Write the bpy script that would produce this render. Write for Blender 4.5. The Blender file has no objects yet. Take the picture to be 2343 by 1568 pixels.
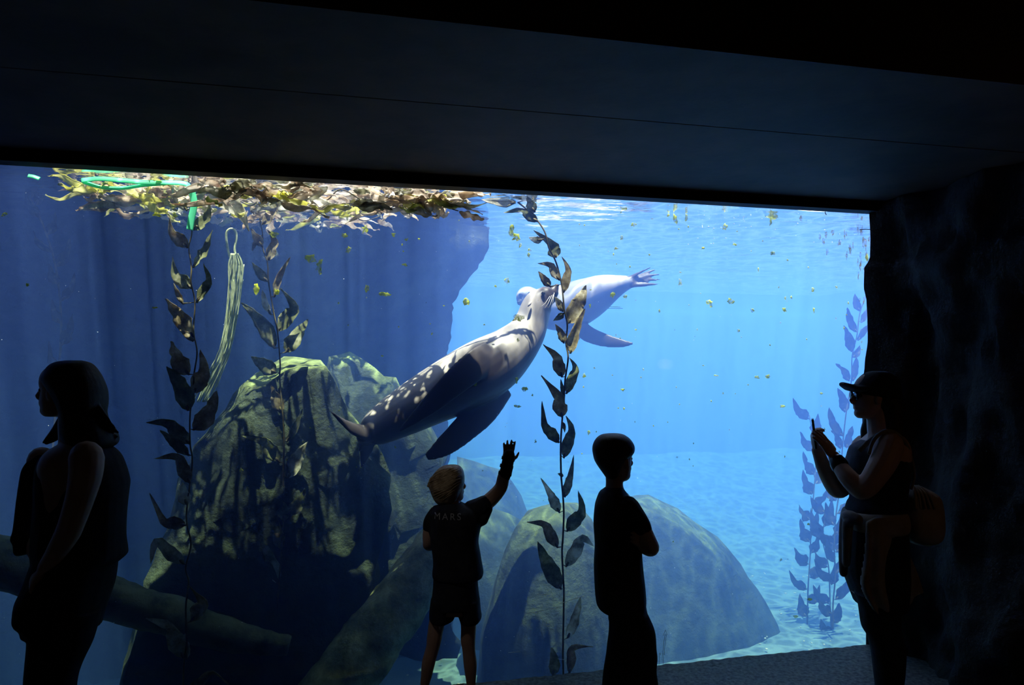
import bpy, bmesh, math, random
from math import sin, cos, pi, radians, exp, sqrt
from mathutils import Vector, Matrix, noise

scene = bpy.context.scene
C = scene.collection

# ------------------------------------------------------------------ camera
F_PX, CX, HORIZON, EYE = 1787.0, 1171.5, 851.0, 1.68
cam_data = bpy.data.cameras.new('camera')
cam_data.sensor_width = 36.0
cam_data.lens = 36.0 * F_PX / 2343.0
cam_data.shift_y = (HORIZON - 784.0) / 2343.0
cam_data.clip_end = 200
cam = bpy.data.objects.new('camera', cam_data)
C.objects.link(cam)
cam.location = (0, 0, EYE)
cam.rotation_euler = (pi / 2, 0, 0)
scene.camera = cam

# ------------------------------------------------------------------ sky, sun, lamp, exposure
world = bpy.data.worlds.new('sky')
scene.world = world
world.use_nodes = True
wn = world.node_tree.nodes
wn.clear()
w_out = wn.new('ShaderNodeOutputWorld')
w_bg = wn.new('ShaderNodeBackground')
w_sky = wn.new('ShaderNodeTexSky')
w_sky.sky_type = 'NISHITA'
w_sky.sun_disc = False
w_sky.sun_elevation = radians(62)
w_sky.sun_rotation = radians(30)
w_bg.inputs['Strength'].default_value = 0.75
world.node_tree.links.new(w_sky.outputs[0], w_bg.inputs[0])
world.node_tree.links.new(w_bg.outputs[0], w_out.inputs[0])

sun_data = bpy.data.lights.new('sun', 'SUN')
sun_data.energy = 24.0
sun_data.angle = radians(0.6)
sun_data.color = (1.0, 0.96, 0.88)
sun = bpy.data.objects.new('sun', sun_data)
C.objects.link(sun)
SUN_TO = Vector((0.04, -0.22, 1.0)).normalized()        # direction towards the sun
sun.rotation_euler = SUN_TO.to_track_quat('Z', 'Y').to_euler()
sun.location = (3, 8, 12)

lamp_data = bpy.data.lights.new('amber_wall_lamp_light', 'POINT')
lamp_data.energy = 1.1
lamp_data.color = (1.0, 0.52, 0.20)
lamp_data.shadow_soft_size = 0.05
lamp = bpy.data.objects.new('amber_wall_lamp_light', lamp_data)
C.objects.link(lamp)
lamp.location = (2.62, 2.35, 1.75)

door_data = bpy.data.lights.new('entrance_daylight', 'AREA')   # faint daylight from the mouth of the cave, behind the visitors
door_data.energy = 0.75
door_data.size = 2.4
door_data.color = (1.0, 0.86, 0.74)
door = bpy.data.objects.new('entrance_daylight', door_data)
C.objects.link(door)
door.location = (-3.4, -1.6, 2.4)
door.rotation_euler = Vector((-3.4 - 0.3, -1.6 - 3.6, 1.3)).to_track_quat('Z', 'Y').to_euler()

spot_data = bpy.data.lights.new('ceiling_spotlight', 'SPOT')        # a weak ceiling spot over the visitors
spot_data.energy = 9.0
spot_data.spot_size = radians(24)
spot_data.spot_blend = 0.6
spot_data.shadow_soft_size = 0.04
spot_data.color = (1.0, 0.92, 0.86)
spot = bpy.data.objects.new('ceiling_spotlight', spot_data)
C.objects.link(spot)
spot.location = (-1.2, 2.2, 2.66)
spot.rotation_euler = (spot.location - Vector((-0.50, 3.5, 1.05))).to_track_quat('Z', 'Y').to_euler()

scene.view_settings.view_transform = 'Standard'
scene.view_settings.look = 'None'
scene.view_settings.gamma = 1.0
scene.view_settings.use_curve_mapping = False
scene.view_settings.exposure = -0.2
cy = scene.cycles
cy.max_bounces = 8
cy.diffuse_bounces = 3
cy.glossy_bounces = 3
cy.volume_bounces = 2
cy.transparent_max_bounces = 24
cy.sample_clamp_indirect = 6.0
cy.caustics_reflective = False
cy.caustics_refractive = False

WATER_SCATTER = (0.058, 0.116, 0.345)
WATER_ABSORB = (0.250, 0.110, 0.004)

# ------------------------------------------------------------------ helpers
def P(px, py, Y):                                   # the point of the place seen at a photo pixel, at distance Y
    return Vector(((px - CX) / F_PX * Y, Y, EYE - (py - HORIZON) / F_PX * Y))

D = Vector((0.9704, 0.2416, 0)).normalized()        # along the window, to the right
N = Vector((-D.y, D.x, 0))                          # through the window, into the tank
P0 = Vector((2.195, 4.79, 0))                       # the window's right lower corner

def WL(s, t, z):
    return P0 + D * s + N * t + Vector((0, 0, z))

def glass_Y(px, t=0.0):                             # distance at which a photo column meets the plane t behind the glass
    k = (px - CX) / F_PX
    base = P0 + N * t
    return (base.y - D.y / D.x * base.x) / (1 - D.y / D.x * k)

def PT(px, py, t):
    return P(px, py, glass_Y(px, t))

def mesh_obj(name, me, mat, parent=None, smooth=True, kind=None):
    if mat is not None and not me.materials:
        me.materials.append(mat)
    if smooth:
        me.polygons.foreach_set('use_smooth', [True] * len(me.polygons))
    o = bpy.data.objects.new(name, me)
    C.objects.link(o)
    if parent is not None:
        o.parent = parent
        base, q = Vector((0, 0, 0)), parent
        while q is not None:
            base += q.location
            q = q.parent
        if base.length > 0:
            me.transform(Matrix.Translation(-base))
    if kind:
        o['kind'] = kind
    return o

def obj(name, bm, mat, parent=None, smooth=True, kind=None):
    me = bpy.data.meshes.new(name)
    bm.to_mesh(me)
    bm.free()
    return mesh_obj(name, me, mat, parent, smooth, kind)

def tag(o, label, cat, group=None, kind=None):
    o['label'] = label
    o['category'] = cat
    if group:
        o['group'] = group
    if kind:
        o['kind'] = kind
    return o

def thing(name, loc, label, cat, group=None):
    o = bpy.data.objects.new(name, None)
    o.empty_display_size = 0.1
    C.objects.link(o)
    o.location = loc
    return tag(o, label, cat, group)

def box(bm, c0, c1):                                # axis box
    vs = [bm.verts.new((x, y, z)) for x in (c0[0], c1[0]) for y in (c0[1], c1[1]) for z in (c0[2], c1[2])]
    for f in ((0, 1, 3, 2), (4, 6, 7, 5), (0, 4, 5, 1), (2, 3, 7, 6), (0, 2, 6, 4), (1, 5, 7, 3)):
        bm.faces.new([vs[i] for i in f])

def wbox(bm, s0, s1, t0, t1, z0, z1):               # box in the window's own directions
    vs = [bm.verts.new(WL(s, t, z)) for s in (s0, s1) for t in (t0, t1) for z in (z0, z1)]
    for f in ((0, 1, 3, 2), (4, 6, 7, 5), (0, 4, 5, 1), (2, 3, 7, 6), (0, 2, 6, 4), (1, 5, 7, 3)):
        bm.faces.new([vs[i] for i in f])

def grid(bm, fn, nu, nv):
    vs = [[bm.verts.new(fn(i / nu, j / nv)) for j in range(nv + 1)] for i in range(nu + 1)]
    for i in range(nu):
        for j in range(nv):
            bm.faces.new((vs[i][j], vs[i + 1][j], vs[i + 1][j + 1], vs[i][j + 1]))
    return vs

def catmull(pts, n):                                # smooth resampling of a list of tuples
    out = []
    m = len(pts)
    for i in range(m - 1):
        p0, p1, p2, p3 = pts[max(i - 1, 0)], pts[i], pts[i + 1], pts[min(i + 2, m - 1)]
        for k in range(n):
            u = k / n
            out.append(tuple(0.5 * (2 * b + (c - a) * u + (2 * a - 5 * b + 4 * c - d) * u * u + (3 * b - a - 3 * c + d) * u ** 3)
                             for a, b, c, d in zip(p0, p1, p2, p3)))
    out.append(tuple(pts[-1]))
    return out

def tube(bm, pts, seg=8, caps=True, squash=None):   # pts: (x, y, z, r)
    rings = []
    up = Vector((0, 0, 1))
    last = None
    for i, p in enumerate(pts):
        a = Vector(pts[max(i - 1, 0)][:3])
        b = Vector(pts[min(i + 1, len(pts) - 1)][:3])
        d = (b - a).normalized() if (b - a).length > 1e-9 else Vector((0, 0, 1))
        if last is None:
            x = d.cross(up if abs(d.z) < 0.95 else Vector((0, 1, 0))).normalized()
        else:
            x = (last - d * last.dot(d)).normalized()
        last = x
        y = d.cross(x)
        r = p[3]
        rings.append([bm.verts.new(Vector(p[:3]) + (x * cos(2 * pi * k / seg) + y * sin(2 * pi * k / seg) * (squash or 1)) * r) for k in range(seg)])
    for i in range(len(rings) - 1):
        for k in range(seg):
            bm.faces.new((rings[i][k], rings[i][(k + 1) % seg], rings[i + 1][(k + 1) % seg], rings[i + 1][k]))
    if caps:
        bm.faces.new(rings[0][::-1])
        bm.faces.new(rings[-1])

# ------------------------------------------------------------------ materials
def material(name):
    m = bpy.data.materials.new(name)
    m.use_nodes = True
    nt = m.node_tree
    nt.nodes.clear()
    out = nt.nodes.new('ShaderNodeOutputMaterial')
    return m, nt, out

def nd(nt, kind, **kw):
    n = nt.nodes.new(kind)
    for k, v in kw.items():
        if k.startswith('i_'):
            key = k[2:].replace('_', ' ')
            n.inputs[key].default_value = v
        else:
            setattr(n, k, v)
    return n

def ramp(nt, fac, stops, interp='LINEAR'):
    r = nt.nodes.new('ShaderNodeValToRGB')
    r.color_ramp.interpolation = interp
    els = r.color_ramp.elements
    while len(els) < len(stops):
        els.new(0.5)
    for e, (p, c) in zip(els, stops):
        e.position = p
        e.color = (c[0], c[1], c[2], 1) if len(c) == 3 else c
    nt.links.new(fac, r.inputs[0])
    return r.outputs[0]

def mottled(name, c1, c2, scale=4.0, rough=0.8, bump=0.3, bscale=None, c3=None, dist=0.02, spec=0.3, detail=6.0, transmission=0, lo=0.35, hi=0.65):
    m, nt, out = material(name)
    tc = nd(nt, 'ShaderNodeTexCoord')
    n1 = nd(nt, 'ShaderNodeTexNoise', i_Scale=scale, i_Detail=detail, i_Roughness=0.6)
    nt.links.new(tc.outputs['Object'], n1.inputs['Vector'])
    stops = [(lo, c1), (hi, c2)] if c3 is None else [(lo, c1), ((lo + hi) / 2, c2), (hi, c3)]
    col = ramp(nt, n1.outputs['Fac'], stops)
    b = nd(nt, 'ShaderNodeBsdfPrincipled')
    b.inputs['Roughness'].default_value = rough
    b.inputs['Specular IOR Level'].default_value = spec
    nt.links.new(col, b.inputs['Base Color'])
    if bump:
        n2 = nd(nt, 'ShaderNodeTexNoise', i_Scale=bscale or scale * 4, i_Detail=8.0, i_Roughness=0.65)
        nt.links.new(tc.outputs['Object'], n2.inputs['Vector'])
        bp = nd(nt, 'ShaderNodeBump', i_Strength=bump, i_Distance=dist)
        nt.links.new(n2.outputs['Fac'], bp.inputs['Height'])
        nt.links.new(bp.outputs[0], b.inputs['Normal'])
    surf = b.outputs[0]
    if transmission:
        tr = nd(nt, 'ShaderNodeBsdfTranslucent')
        nt.links.new(col, tr.inputs['Color'])
        mx = nd(nt, 'ShaderNodeMixShader')
        mx.inputs[0].default_value = transmission
        nt.links.new(surf, mx.inputs[1])
        nt.links.new(tr.outputs[0], mx.inputs[2])
        surf = mx.outputs[0]
    nt.links.new(surf, out.inputs['Surface'])
    return m

def plain(name, col, rough=0.6, spec=0.4):
    m, nt, out = material(name)
    b = nd(nt, 'ShaderNodeBsdfPrincipled')
    b.inputs['Base Color'].default_value = (*col, 1)
    b.inputs['Roughness'].default_value = rough
    b.inputs['Specular IOR Level'].default_value = spec
    nt.links.new(b.outputs[0], out.inputs['Surface'])
    return m

M = {}
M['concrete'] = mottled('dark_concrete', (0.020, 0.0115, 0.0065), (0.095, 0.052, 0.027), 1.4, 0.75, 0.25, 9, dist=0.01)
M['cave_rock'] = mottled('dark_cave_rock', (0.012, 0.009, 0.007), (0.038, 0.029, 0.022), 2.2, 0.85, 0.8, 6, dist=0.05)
M['epoxy'] = mottled('pebbled_floor', (0.035, 0.028, 0.022), (0.20, 0.165, 0.135), 42, 0.7, 1.0, 60, dist=0.006, spec=0.5)
M['frame_black'] = plain('black_seal', (0.006, 0.006, 0.007), 0.8)
M['tank_wall'] = mottled('pale_blue_tank_wall', (0.12, 0.25, 0.46), (0.17, 0.32, 0.54), 0.7, 0.8, 0.1)
M['sand'] = mottled('pale_sand', (0.11, 0.18, 0.24), (0.18, 0.27, 0.33), 3.0, 0.9, 0.5, 40, dist=0.02)
M['rock'] = mottled('algae_rock', (0.016, 0.019, 0.016), (0.05, 0.06, 0.035), 2.5, 0.9, 0.9, 9, c3=(0.12, 0.14, 0.07), dist=0.06, spec=0.15, lo=0.3, hi=0.72)
def boulder_material(lift=0.0, k=1.0):              # mossy dark stone; sunlit tops painted lighter where it faces up
    m, nt, out = material('mossy_sunlit_boulder')
    tc = nd(nt, 'ShaderNodeTexCoord')
    ge = nd(nt, 'ShaderNodeNewGeometry')
    n1 = nd(nt, 'ShaderNodeTexNoise', i_Scale=5.0, i_Detail=7.0, i_Roughness=0.65)
    n2 = nd(nt, 'ShaderNodeTexNoise', i_Scale=16.0, i_Detail=8.0, i_Roughness=0.65)
    for n in (n1, n2):
        nt.links.new(tc.outputs['Object'], n.inputs['Vector'])
    stone = ramp(nt, n1.outputs['Fac'], [(0.3, (0.024, 0.032, 0.026)), (0.7, (0.080, 0.105, 0.062))])
    moss_lit = ramp(nt, n1.outputs['Fac'], [(0.3, (0.08 * k, 0.095 * k, 0.035 * k)), (0.7, (0.40 * k, 0.50 * k, 0.20 * k))])
    sp = nd(nt, 'ShaderNodeSeparateXYZ')
    nt.links.new(ge.outputs['Normal'], sp.inputs[0])
    ad = nd(nt, 'ShaderNodeMath', operation='MULTIPLY_ADD')
    nt.links.new(n2.outputs['Fac'], ad.inputs[0])
    ad.inputs[1].default_value = 0.5
    nt.links.new(sp.outputs['Z'], ad.inputs[2])
    f = ramp(nt, ad.outputs[0], [(0.78 + lift, (0, 0, 0)), (0.99, (1, 1, 1))])
    mx = nd(nt, 'ShaderNodeMix', data_type='RGBA')
    nt.links.new(f, mx.inputs['Factor'])
    nt.links.new(stone, mx.inputs['A'])
    nt.links.new(moss_lit, mx.inputs['B'])
    b = nd(nt, 'ShaderNodeBsdfPrincipled')
    b.inputs['Roughness'].default_value = 0.9
    b.inputs['Specular IOR Level'].default_value = 0.15
    nt.links.new(mx.outputs['Result'], b.inputs['Base Color'])
    bp = nd(nt, 'ShaderNodeBump', i_Strength=0.8, i_Distance=0.04)
    nt.links.new(n2.outputs['Fac'], bp.inputs['Height'])
    nt.links.new(bp.outputs[0], b.inputs['Normal'])
    nt.links.new(b.outputs[0], out.inputs['Surface'])
    return m
M['boulder'] = boulder_material()
M['boulder_bare'] = boulder_material(0.12, 0.45)

# glass: thin pane, no tint
m, nt, out = material('clear_acrylic')
tr = nd(nt, 'ShaderNodeBsdfTransparent')
gl = nd(nt, 'ShaderNodeBsdfGlossy')
gl.inputs['Roughness'].default_value = 0.0
mx = nd(nt, 'ShaderNodeMixShader')
fr = nd(nt, 'ShaderNodeFresnel')
fr.inputs['IOR'].default_value = 1.12
nt.links.new(fr.outputs[0], mx.inputs[0])
nt.links.new(tr.outputs[0], mx.inputs[1])
nt.links.new(gl.outputs[0], mx.inputs[2])
nt.links.new(mx.outputs[0], out.inputs['Surface'])
M['glass'] = m

# the body of water: scattering and absorbing volume
m, nt, out = material('sea_water')
tr = nd(nt, 'ShaderNodeBsdfTransparent')
nt.links.new(tr.outputs[0], out.inputs['Surface'])
vs = nd(nt, 'ShaderNodeVolumeScatter')
va = nd(nt, 'ShaderNodeVolumeAbsorption')
sm = max(WATER_SCATTER)
vs.inputs['Color'].default_value = (*[c / sm for c in WATER_SCATTER], 1)
vs.inputs['Density'].default_value = sm
vs.inputs['Anisotropy'].default_value = 0.15
am = max(WATER_ABSORB)
va.inputs['Color'].default_value = (*[1 - c / am for c in WATER_ABSORB], 1)
va.inputs['Density'].default_value = am
ad = nd(nt, 'ShaderNodeAddShader')
nt.links.new(vs.outputs[0], ad.inputs[0])
nt.links.new(va.outputs[0], ad.inputs[1])
nt.links.new(ad.outputs[0], out.inputs['Volume'])
M['water'] = m

# the rippled surface seen from below: mirror at a low angle, clear straight up, its clear colour painted with the sun's net of bright lines
m, nt, out = material('rippled_water_surface')
ge = nd(nt, 'ShaderNodeNewGeometry')
mp = nd(nt, 'ShaderNodeMapping')
nt.links.new(ge.outputs['Position'], mp.inputs['Vector'])
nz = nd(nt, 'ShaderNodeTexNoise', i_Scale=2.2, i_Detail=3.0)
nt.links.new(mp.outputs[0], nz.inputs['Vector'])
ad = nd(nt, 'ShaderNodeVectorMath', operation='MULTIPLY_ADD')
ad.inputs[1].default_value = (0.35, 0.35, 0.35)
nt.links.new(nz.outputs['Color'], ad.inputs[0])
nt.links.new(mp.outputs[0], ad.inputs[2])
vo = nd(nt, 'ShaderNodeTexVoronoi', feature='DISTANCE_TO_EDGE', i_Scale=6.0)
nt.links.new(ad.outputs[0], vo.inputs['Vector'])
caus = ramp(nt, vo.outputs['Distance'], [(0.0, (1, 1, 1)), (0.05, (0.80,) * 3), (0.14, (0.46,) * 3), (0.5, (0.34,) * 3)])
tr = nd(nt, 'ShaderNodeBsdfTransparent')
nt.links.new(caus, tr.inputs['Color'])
gl = nd(nt, 'ShaderNodeBsdfGlossy')
gl.inputs['Roughness'].default_value = 0.03
wv = nd(nt, 'ShaderNodeTexNoise', i_Scale=7.0, i_Detail=3.0)
mp2 = nd(nt, 'ShaderNodeMapping')
mp2.inputs['Scale'].default_value = (0.6, 1.6, 1)
nt.links.new(ge.outputs['Position'], mp2.inputs['Vector'])
nt.links.new(mp2.outputs[0], wv.inputs['Vector'])
bp = nd(nt, 'ShaderNodeBump', i_Strength=0.26, i_Distance=0.03)
nt.links.new(wv.outputs['Fac'], bp.inputs['Height'])
nt.links.new(bp.outputs[0], gl.inputs['Normal'])
lw = nd(nt, 'ShaderNodeLayerWeight', i_Blend=0.5)
tir = ramp(nt, lw.outputs['Facing'], [(0.0, (0.03,) * 3), (0.32, (0.08,) * 3), (0.46, (0.9,) * 3), (1.0, (0.97,) * 3)])
mx = nd(nt, 'ShaderNodeMixShader')
nt.links.new(tir, mx.inputs[0])
nt.links.new(tr.outputs[0], mx.inputs[1])
nt.links.new(gl.outputs[0], mx.inputs[2])
nt.links.new(mx.outputs[0], out.inputs['Surface'])
M['surface'] = m

# ------------------------------------------------------------------ the viewing cave
SURF = 2.668                                        # height of the water surface
Z_TOP = 2.676                                      # top of the window

def struct(name, bm, mat, smooth=False):
    bmesh.ops.recalc_face_normals(bm, faces=bm.faces)
    return obj(name, bm, mat, None, smooth, 'structure')

bm = bmesh.new()
def floor_fn(u, v):
    s, t = -8 + 10.5 * u, -7 + 7.02 * (1 - (1 - v) ** 2)
    p = WL(s, t, 0)
    p.z = 0.006 * noise.noise(Vector((s * 22, t * 22, 0))) + 0.004 * noise.noise(Vector((s * 55, t * 55, 3)))
    if t > -0.06:
        p.z += 0.006 * noise.noise(Vector((s * 40, 7, 0)))
    return p
grid(bm, floor_fn, 420, 90)
struct('floor', bm, M['epoxy'], True)

bm = bmesh.new()                                    # the soffit of the thick wall over the window
wbox(bm, -8.5, 0.9, -1.12, 0.0, 2.715, 2.95)
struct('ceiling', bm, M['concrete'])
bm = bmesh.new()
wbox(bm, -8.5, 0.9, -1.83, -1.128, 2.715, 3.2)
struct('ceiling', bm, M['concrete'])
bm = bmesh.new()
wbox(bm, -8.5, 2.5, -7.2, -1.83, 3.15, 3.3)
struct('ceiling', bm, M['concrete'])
bm = bmesh.new()                                    # black seal along the window's head
wbox(bm, -8.5, 0.05, -0.03, 0.064, 2.662, 2.72)
struct('trim_1', bm, M['frame_black'])

bm = bmesh.new()                                    # rear and left walls of the cave
wbox(bm, -8.5, 2.5, -7.3, -7.1, -0.1, 3.3)
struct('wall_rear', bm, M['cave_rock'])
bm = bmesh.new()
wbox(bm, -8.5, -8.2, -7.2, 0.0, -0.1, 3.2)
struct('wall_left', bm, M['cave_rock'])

# rock wall on the right: its edge against the window follows the carved outline
edge = [(1991, -0.3), (1989, 0.0), (1989, 0.35), (1986, 0.8), (1980, 1.25), (1982, 1.62), (1986, 1.72), (1993, 1.88), (1992, 2.02), (1990, 2.12), (1984, 2.20),
        (1985, 2.32), (1998, 2.38), (1999, 2.5), (1996, 2.7), (1994, 3.6)]
edge = [(z, px) for px, z in edge]
def edge_s(z):
    for (z0, a), (z1, b) in zip(edge, edge[1:]):
        if z0 <= z <= z1:
            u = (z - z0) / (z1 - z0)
            px = a + (b - a) * (u * u * (3 - 2 * u))
            break
    else:
        px = edge[-1][1]
    Y = glass_Y(px)
    p = P(px, HORIZON, Y)
    return (p - P0).dot(D)
bm = bmesh.new()
def wall_fn(u, v):
    t = 0.03 - 7.2 * u ** 1.6
    z = -0.1 + 3.6 * v
    w = min(1, max(0, (0.03 - t) / 0.25))
    q = Vector((t * 1.7, z * 0.9, 4.0))
    bul = 0.18 * noise.noise(q * 1.2) + 0.10 * noise.noise(Vector((t * 5, z * 1.6, 1))) + 0.05 * noise.noise(Vector((t * 11, z * 5, 9)))
    s = edge_s(z) + w * (0.06 + bul) + 0.035 * max(0, -t) ** 1.2 + 0.02 * noise.noise(Vector((z * 14, t * 10, 2))) * w
    return WL(s, t, z)
grid(bm, wall_fn, 90, 110)
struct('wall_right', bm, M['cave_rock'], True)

# ------------------------------------------------------------------ the tank
bm = bmesh.new()
def bed(u, v):
    s, t = -9 + 14.5 * u, 0.02 + 8.0 * v
    z = -0.62 + 0.015 * max(0, t - 1.2) ** 2.2 + 0.05 * noise.noise(Vector((s, t, 0))) + 0.015 * noise.noise(Vector((s * 5, t * 5, 1)))
    return WL(s, t, z)
grid(bm, bed, 150, 90)
struct('tank_floor', bm, M['sand'], True)
bm = bmesh.new()
wbox(bm, -9.2, 5.7, 7.8, 8.0, -0.8, 3.0)
struct('tank_wall_far', bm, M['tank_wall'])
bm = bmesh.new()
wbox(bm, 5.2, 5.6, 0.05, 8.0, -0.8, 3.0)
struct('tank_wall_right', bm, M['tank_wall'])
bm = bmesh.new()
wbox(bm, -9.2, -9.0, 0.05, 8.0, -0.8, 3.0)
struct('tank_wall_left', bm, M['tank_wall'])
bm = bmesh.new()                                    # the tank's front wall right of the window and under it
wbox(bm, 0.3, 5.6, -0.05, 0.12, -0.8, 3.0)
struct('tank_wall_front', bm, M['tank_wall'])
bm = bmesh.new()
wbox(bm, -9.2, 5.6, -0.1, 0.02, -0.9, -0.02)
struct('tank_wall_sill', bm, M['concrete'])
bm = bmesh.new()
wbox(bm, -9.0, 5.2, 0.06, 7.8, -0.9, 2.69)
struct('water', bm, M['water'])
bm = bmesh.new()
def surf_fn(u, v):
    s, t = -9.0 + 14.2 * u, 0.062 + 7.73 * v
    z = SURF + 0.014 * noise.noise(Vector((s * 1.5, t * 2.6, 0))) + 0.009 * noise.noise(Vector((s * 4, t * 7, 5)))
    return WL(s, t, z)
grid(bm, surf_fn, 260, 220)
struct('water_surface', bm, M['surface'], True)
bm = bmesh.new()
wbox(bm, -8.5, 0.25, 0.0, 0.055, -0.05, 2.70)
window = struct('window_1', bm, M['glass'])

# ------------------------------------------------------------------ rocks
def hull_rock(name, pts, mat, cuts=5, amp=0.05, freq=2.5, label=None, cat='rock', seed=0, smooth_it=1, group=None):
    bm = bmesh.new()
    for p in pts:
        bm.verts.new(p)
    r = bmesh.ops.convex_hull(bm, input=bm.verts)
    bmesh.ops.delete(bm, geom=list({g for g in r['geom_interior'] + r['geom_unused'] if isinstance(g, bmesh.types.BMVert)}), context='VERTS')
    bmesh.ops.triangulate(bm, faces=bm.faces)
    for k in range(cuts):
        long = [e for e in bm.edges if e.calc_length() > 0.09 + 0.25 * (cuts - 1 - k)]
        if not long:
            continue
        bmesh.ops.subdivide_edges(bm, edges=long, cuts=1, use_grid_fill=True)
        bmesh.ops.triangulate(bm, faces=[f for f in bm.faces if len(f.verts) > 3])
        if k < cuts - 1:
            for _ in range(smooth_it):
                bmesh.ops.smooth_vert(bm, verts=bm.verts, factor=0.22, use_axis_x=True, use_axis_y=True, use_axis_z=True)
    for ax in range(3):
        a0, a1 = min(p[ax] for p in pts), max(p[ax] for p in pts)
        b0, b1 = min(v.co[ax] for v in bm.verts), max(v.co[ax] for v in bm.verts)
        for v in bm.verts:
            v.co[ax] = a0 + (v.co[ax] - b0) * (a1 - a0) / (b1 - b0)
    bm.normal_update()
    sv = Vector((seed * 7.3, seed * 3.1, seed))
    moves = []
    for v in bm.verts:
        q = v.co * freq + sv
        moves.append(v.normal * (amp * (noise.noise(q) + 0.5 * noise.noise(q * 2.7) + 0.3 * noise.noise(q * 6.5))))
    for v, mv in zip(bm.verts, moves):
        v.co += mv
    bmesh.ops.recalc_face_normals(bm, faces=bm.faces)
    o = obj(name, bm, mat, None, True)
    if label:
        tag(o, label, cat, group)
    return o

# the great overhanging rock on the left: a sheet wrapped round the mass, right edge by height
prof = [(-0.7, 1040, 2.3), (0.2, 1040, 2.2), (0.9, 1032, 2.1), (1.3, 1020, 2.0), (1.75, 1012, 1.8), (1.95, 1030, 1.55), (2.15, 1042, 1.35), (2.4, 1075, 1.18), (2.62, 1118, 1.1), (2.9, 1112, 1.15), (3.25, 1090, 1.3)]
def pr(z):
    for a, b in zip(prof, prof[1:]):
        if a[0] <= z <= b[0]:
            u = (z - a[0]) / (b[0] - a[0])
            return a[1] + (b[1] - a[1]) * u, a[2] + (b[2] - a[2]) * u
    return prof[-1][1:]
bm = bmesh.new()
def cliff(u, v):
    z = -0.7 + 3.70 * v
    px, t0 = pr(z)
    e = P(px, HORIZON, 6.3 if z < 1.7 else 6.3 - 0.55 * min(1, (z - 1.7) / 0.8))
    se, te = (e - P0).dot(D), (e - P0).dot(N)
    if u < 0.7:                                     # front face, left to right
        k = u / 0.7
        s = -9.0 + (se + 9.0) * k
        t = t0 + (te - t0) * max(0, (k - 0.72) / 0.28) ** 2.0
        nx = Vector((s * 1.3, z * 1.3, 0))
        t += (0.24 * noise.noise(nx) + 0.10 * noise.noise(nx * 2.9) + 0.07 * noise.noise(nx * 6) + 0.045 * noise.noise(nx * 14)) * (1 - 0.75 * k ** 6)
    else:                                           # round the corner and away
        k = (u - 0.7) / 0.3
        s = se - 0.9 * k ** 1.5 + 0.05 * noise.noise(Vector((k * 6, z * 3, 5)))
        t = te + 5.6 * k
    if z > SURF + 0.05:                             # above the water, an unseen lean added to shade the pool
        lean = min(1, (z - SURF - 0.05) / 0.3)
        t -= lean * (0.42 * min(1, max(0, (-2.25 - s) / 0.4)) + 0.5 * min(1, max(0, (-3.6 - s) / 0.7)))
    s += 0.035 * noise.noise(Vector((z * 9, 3, u * 4))) + 0.025 * noise.noise(Vector((z * 22, 5, u * 30)))
    if z > SURF + 0.1:
        z += 0.8 * (z - SURF - 0.1) / 0.3 * min(1, max(0, (-2.4 - s) / 0.7))  # unseen top raised as well, for the shadow it casts
    return WL(s, max(t, 0.16), z)
vs = grid(bm, cliff, 300, 120)
top = [vs[i][-1] for i in range(len(vs))]
back = bm.verts.new(WL(-9.0, 7.6, 3.05))
bm.faces.new(top + [back])
o = obj('rock_wall', bm, M['rock'], None, True)
o['kind'] = 'structure'

# the boulders and the sunken logs
hull_rock('boulder', [PT(*p) for p in [(655, 822, 0.78), (735, 822, 0.80), (648, 838, 0.58), (742, 842, 0.60), (598, 850, 0.74), (600, 880, 0.56), (530, 900, 0.72), (450, 1025, 0.66), (545, 1015, 0.52),
    (800, 930, 0.66), (850, 1000, 0.70), (900, 1085, 0.72), (880, 1250, 0.60), (400, 1160, 0.62), (330, 1330, 0.60), (270, 1560, 0.55), (270, 1720, 0.55), (600, 1400, 0.48), (600, 1730, 0.46), (760, 1480, 0.52), (700, 1730, 0.55),
    (650, 832, 1.1), (460, 1030, 1.0), (880, 1150, 1.0), (300, 1600, 1.2), (760, 1700, 1.1)]], M['boulder'], amp=0.055, freq=3.2, seed=1, smooth_it=0,
    label='largest dark boulder, peaked, under the overhanging rock with sunlit left shoulder', cat='boulder')
hull_rock('boulder', [PT(*p) for p in [(760, 822, 1.12), (800, 806, 1.15), (860, 835, 1.15), (908, 862, 1.16), (925, 900, 1.12), (770, 900, 0.98), (860, 960, 0.98), (950, 1010, 1.0), (1000, 1060, 1.02), (1024, 1040, 1.2),
    (1022, 1200, 1.05), (900, 1200, 0.92), (1000, 1500, 1.0), (800, 1100, 0.95), (1040, 1500, 1.35), (800, 1500, 1.1), (790, 830, 1.5), (1000, 1000, 1.5)]], M['boulder'], amp=0.08, freq=3.5, seed=2, smooth_it=0,
    label='mossy sunlit boulder behind the peaked boulder, beneath the tail of the big sea lion', cat='boulder')
hull_rock('boulder', [PT(*p) for p in [(1190, 1165, 1.35), (1240, 1150, 1.4), (1310, 1155, 1.4), (1345, 1185, 1.35), (1270, 1175, 1.0), (1150, 1215, 1.2), (1120, 1300, 1.1), (1100, 1420, 1.05), (1090, 1600, 1.0),
    (1200, 1230, 0.95), (1330, 1230, 0.95), (1390, 1300, 1.15), (1430, 1420, 1.1), (1450, 1600, 1.1), (1250, 1600, 0.8), (1180, 1220, 1.9), (1360, 1220, 1.9), (1100, 1600, 2.0), (1440, 1600, 2.0)]], M['boulder_bare'], amp=0.03, freq=3, seed=3,
    label='rounded boulder with a flat pale top behind the centre kelp, between the two boys', cat='boulder')
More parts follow.
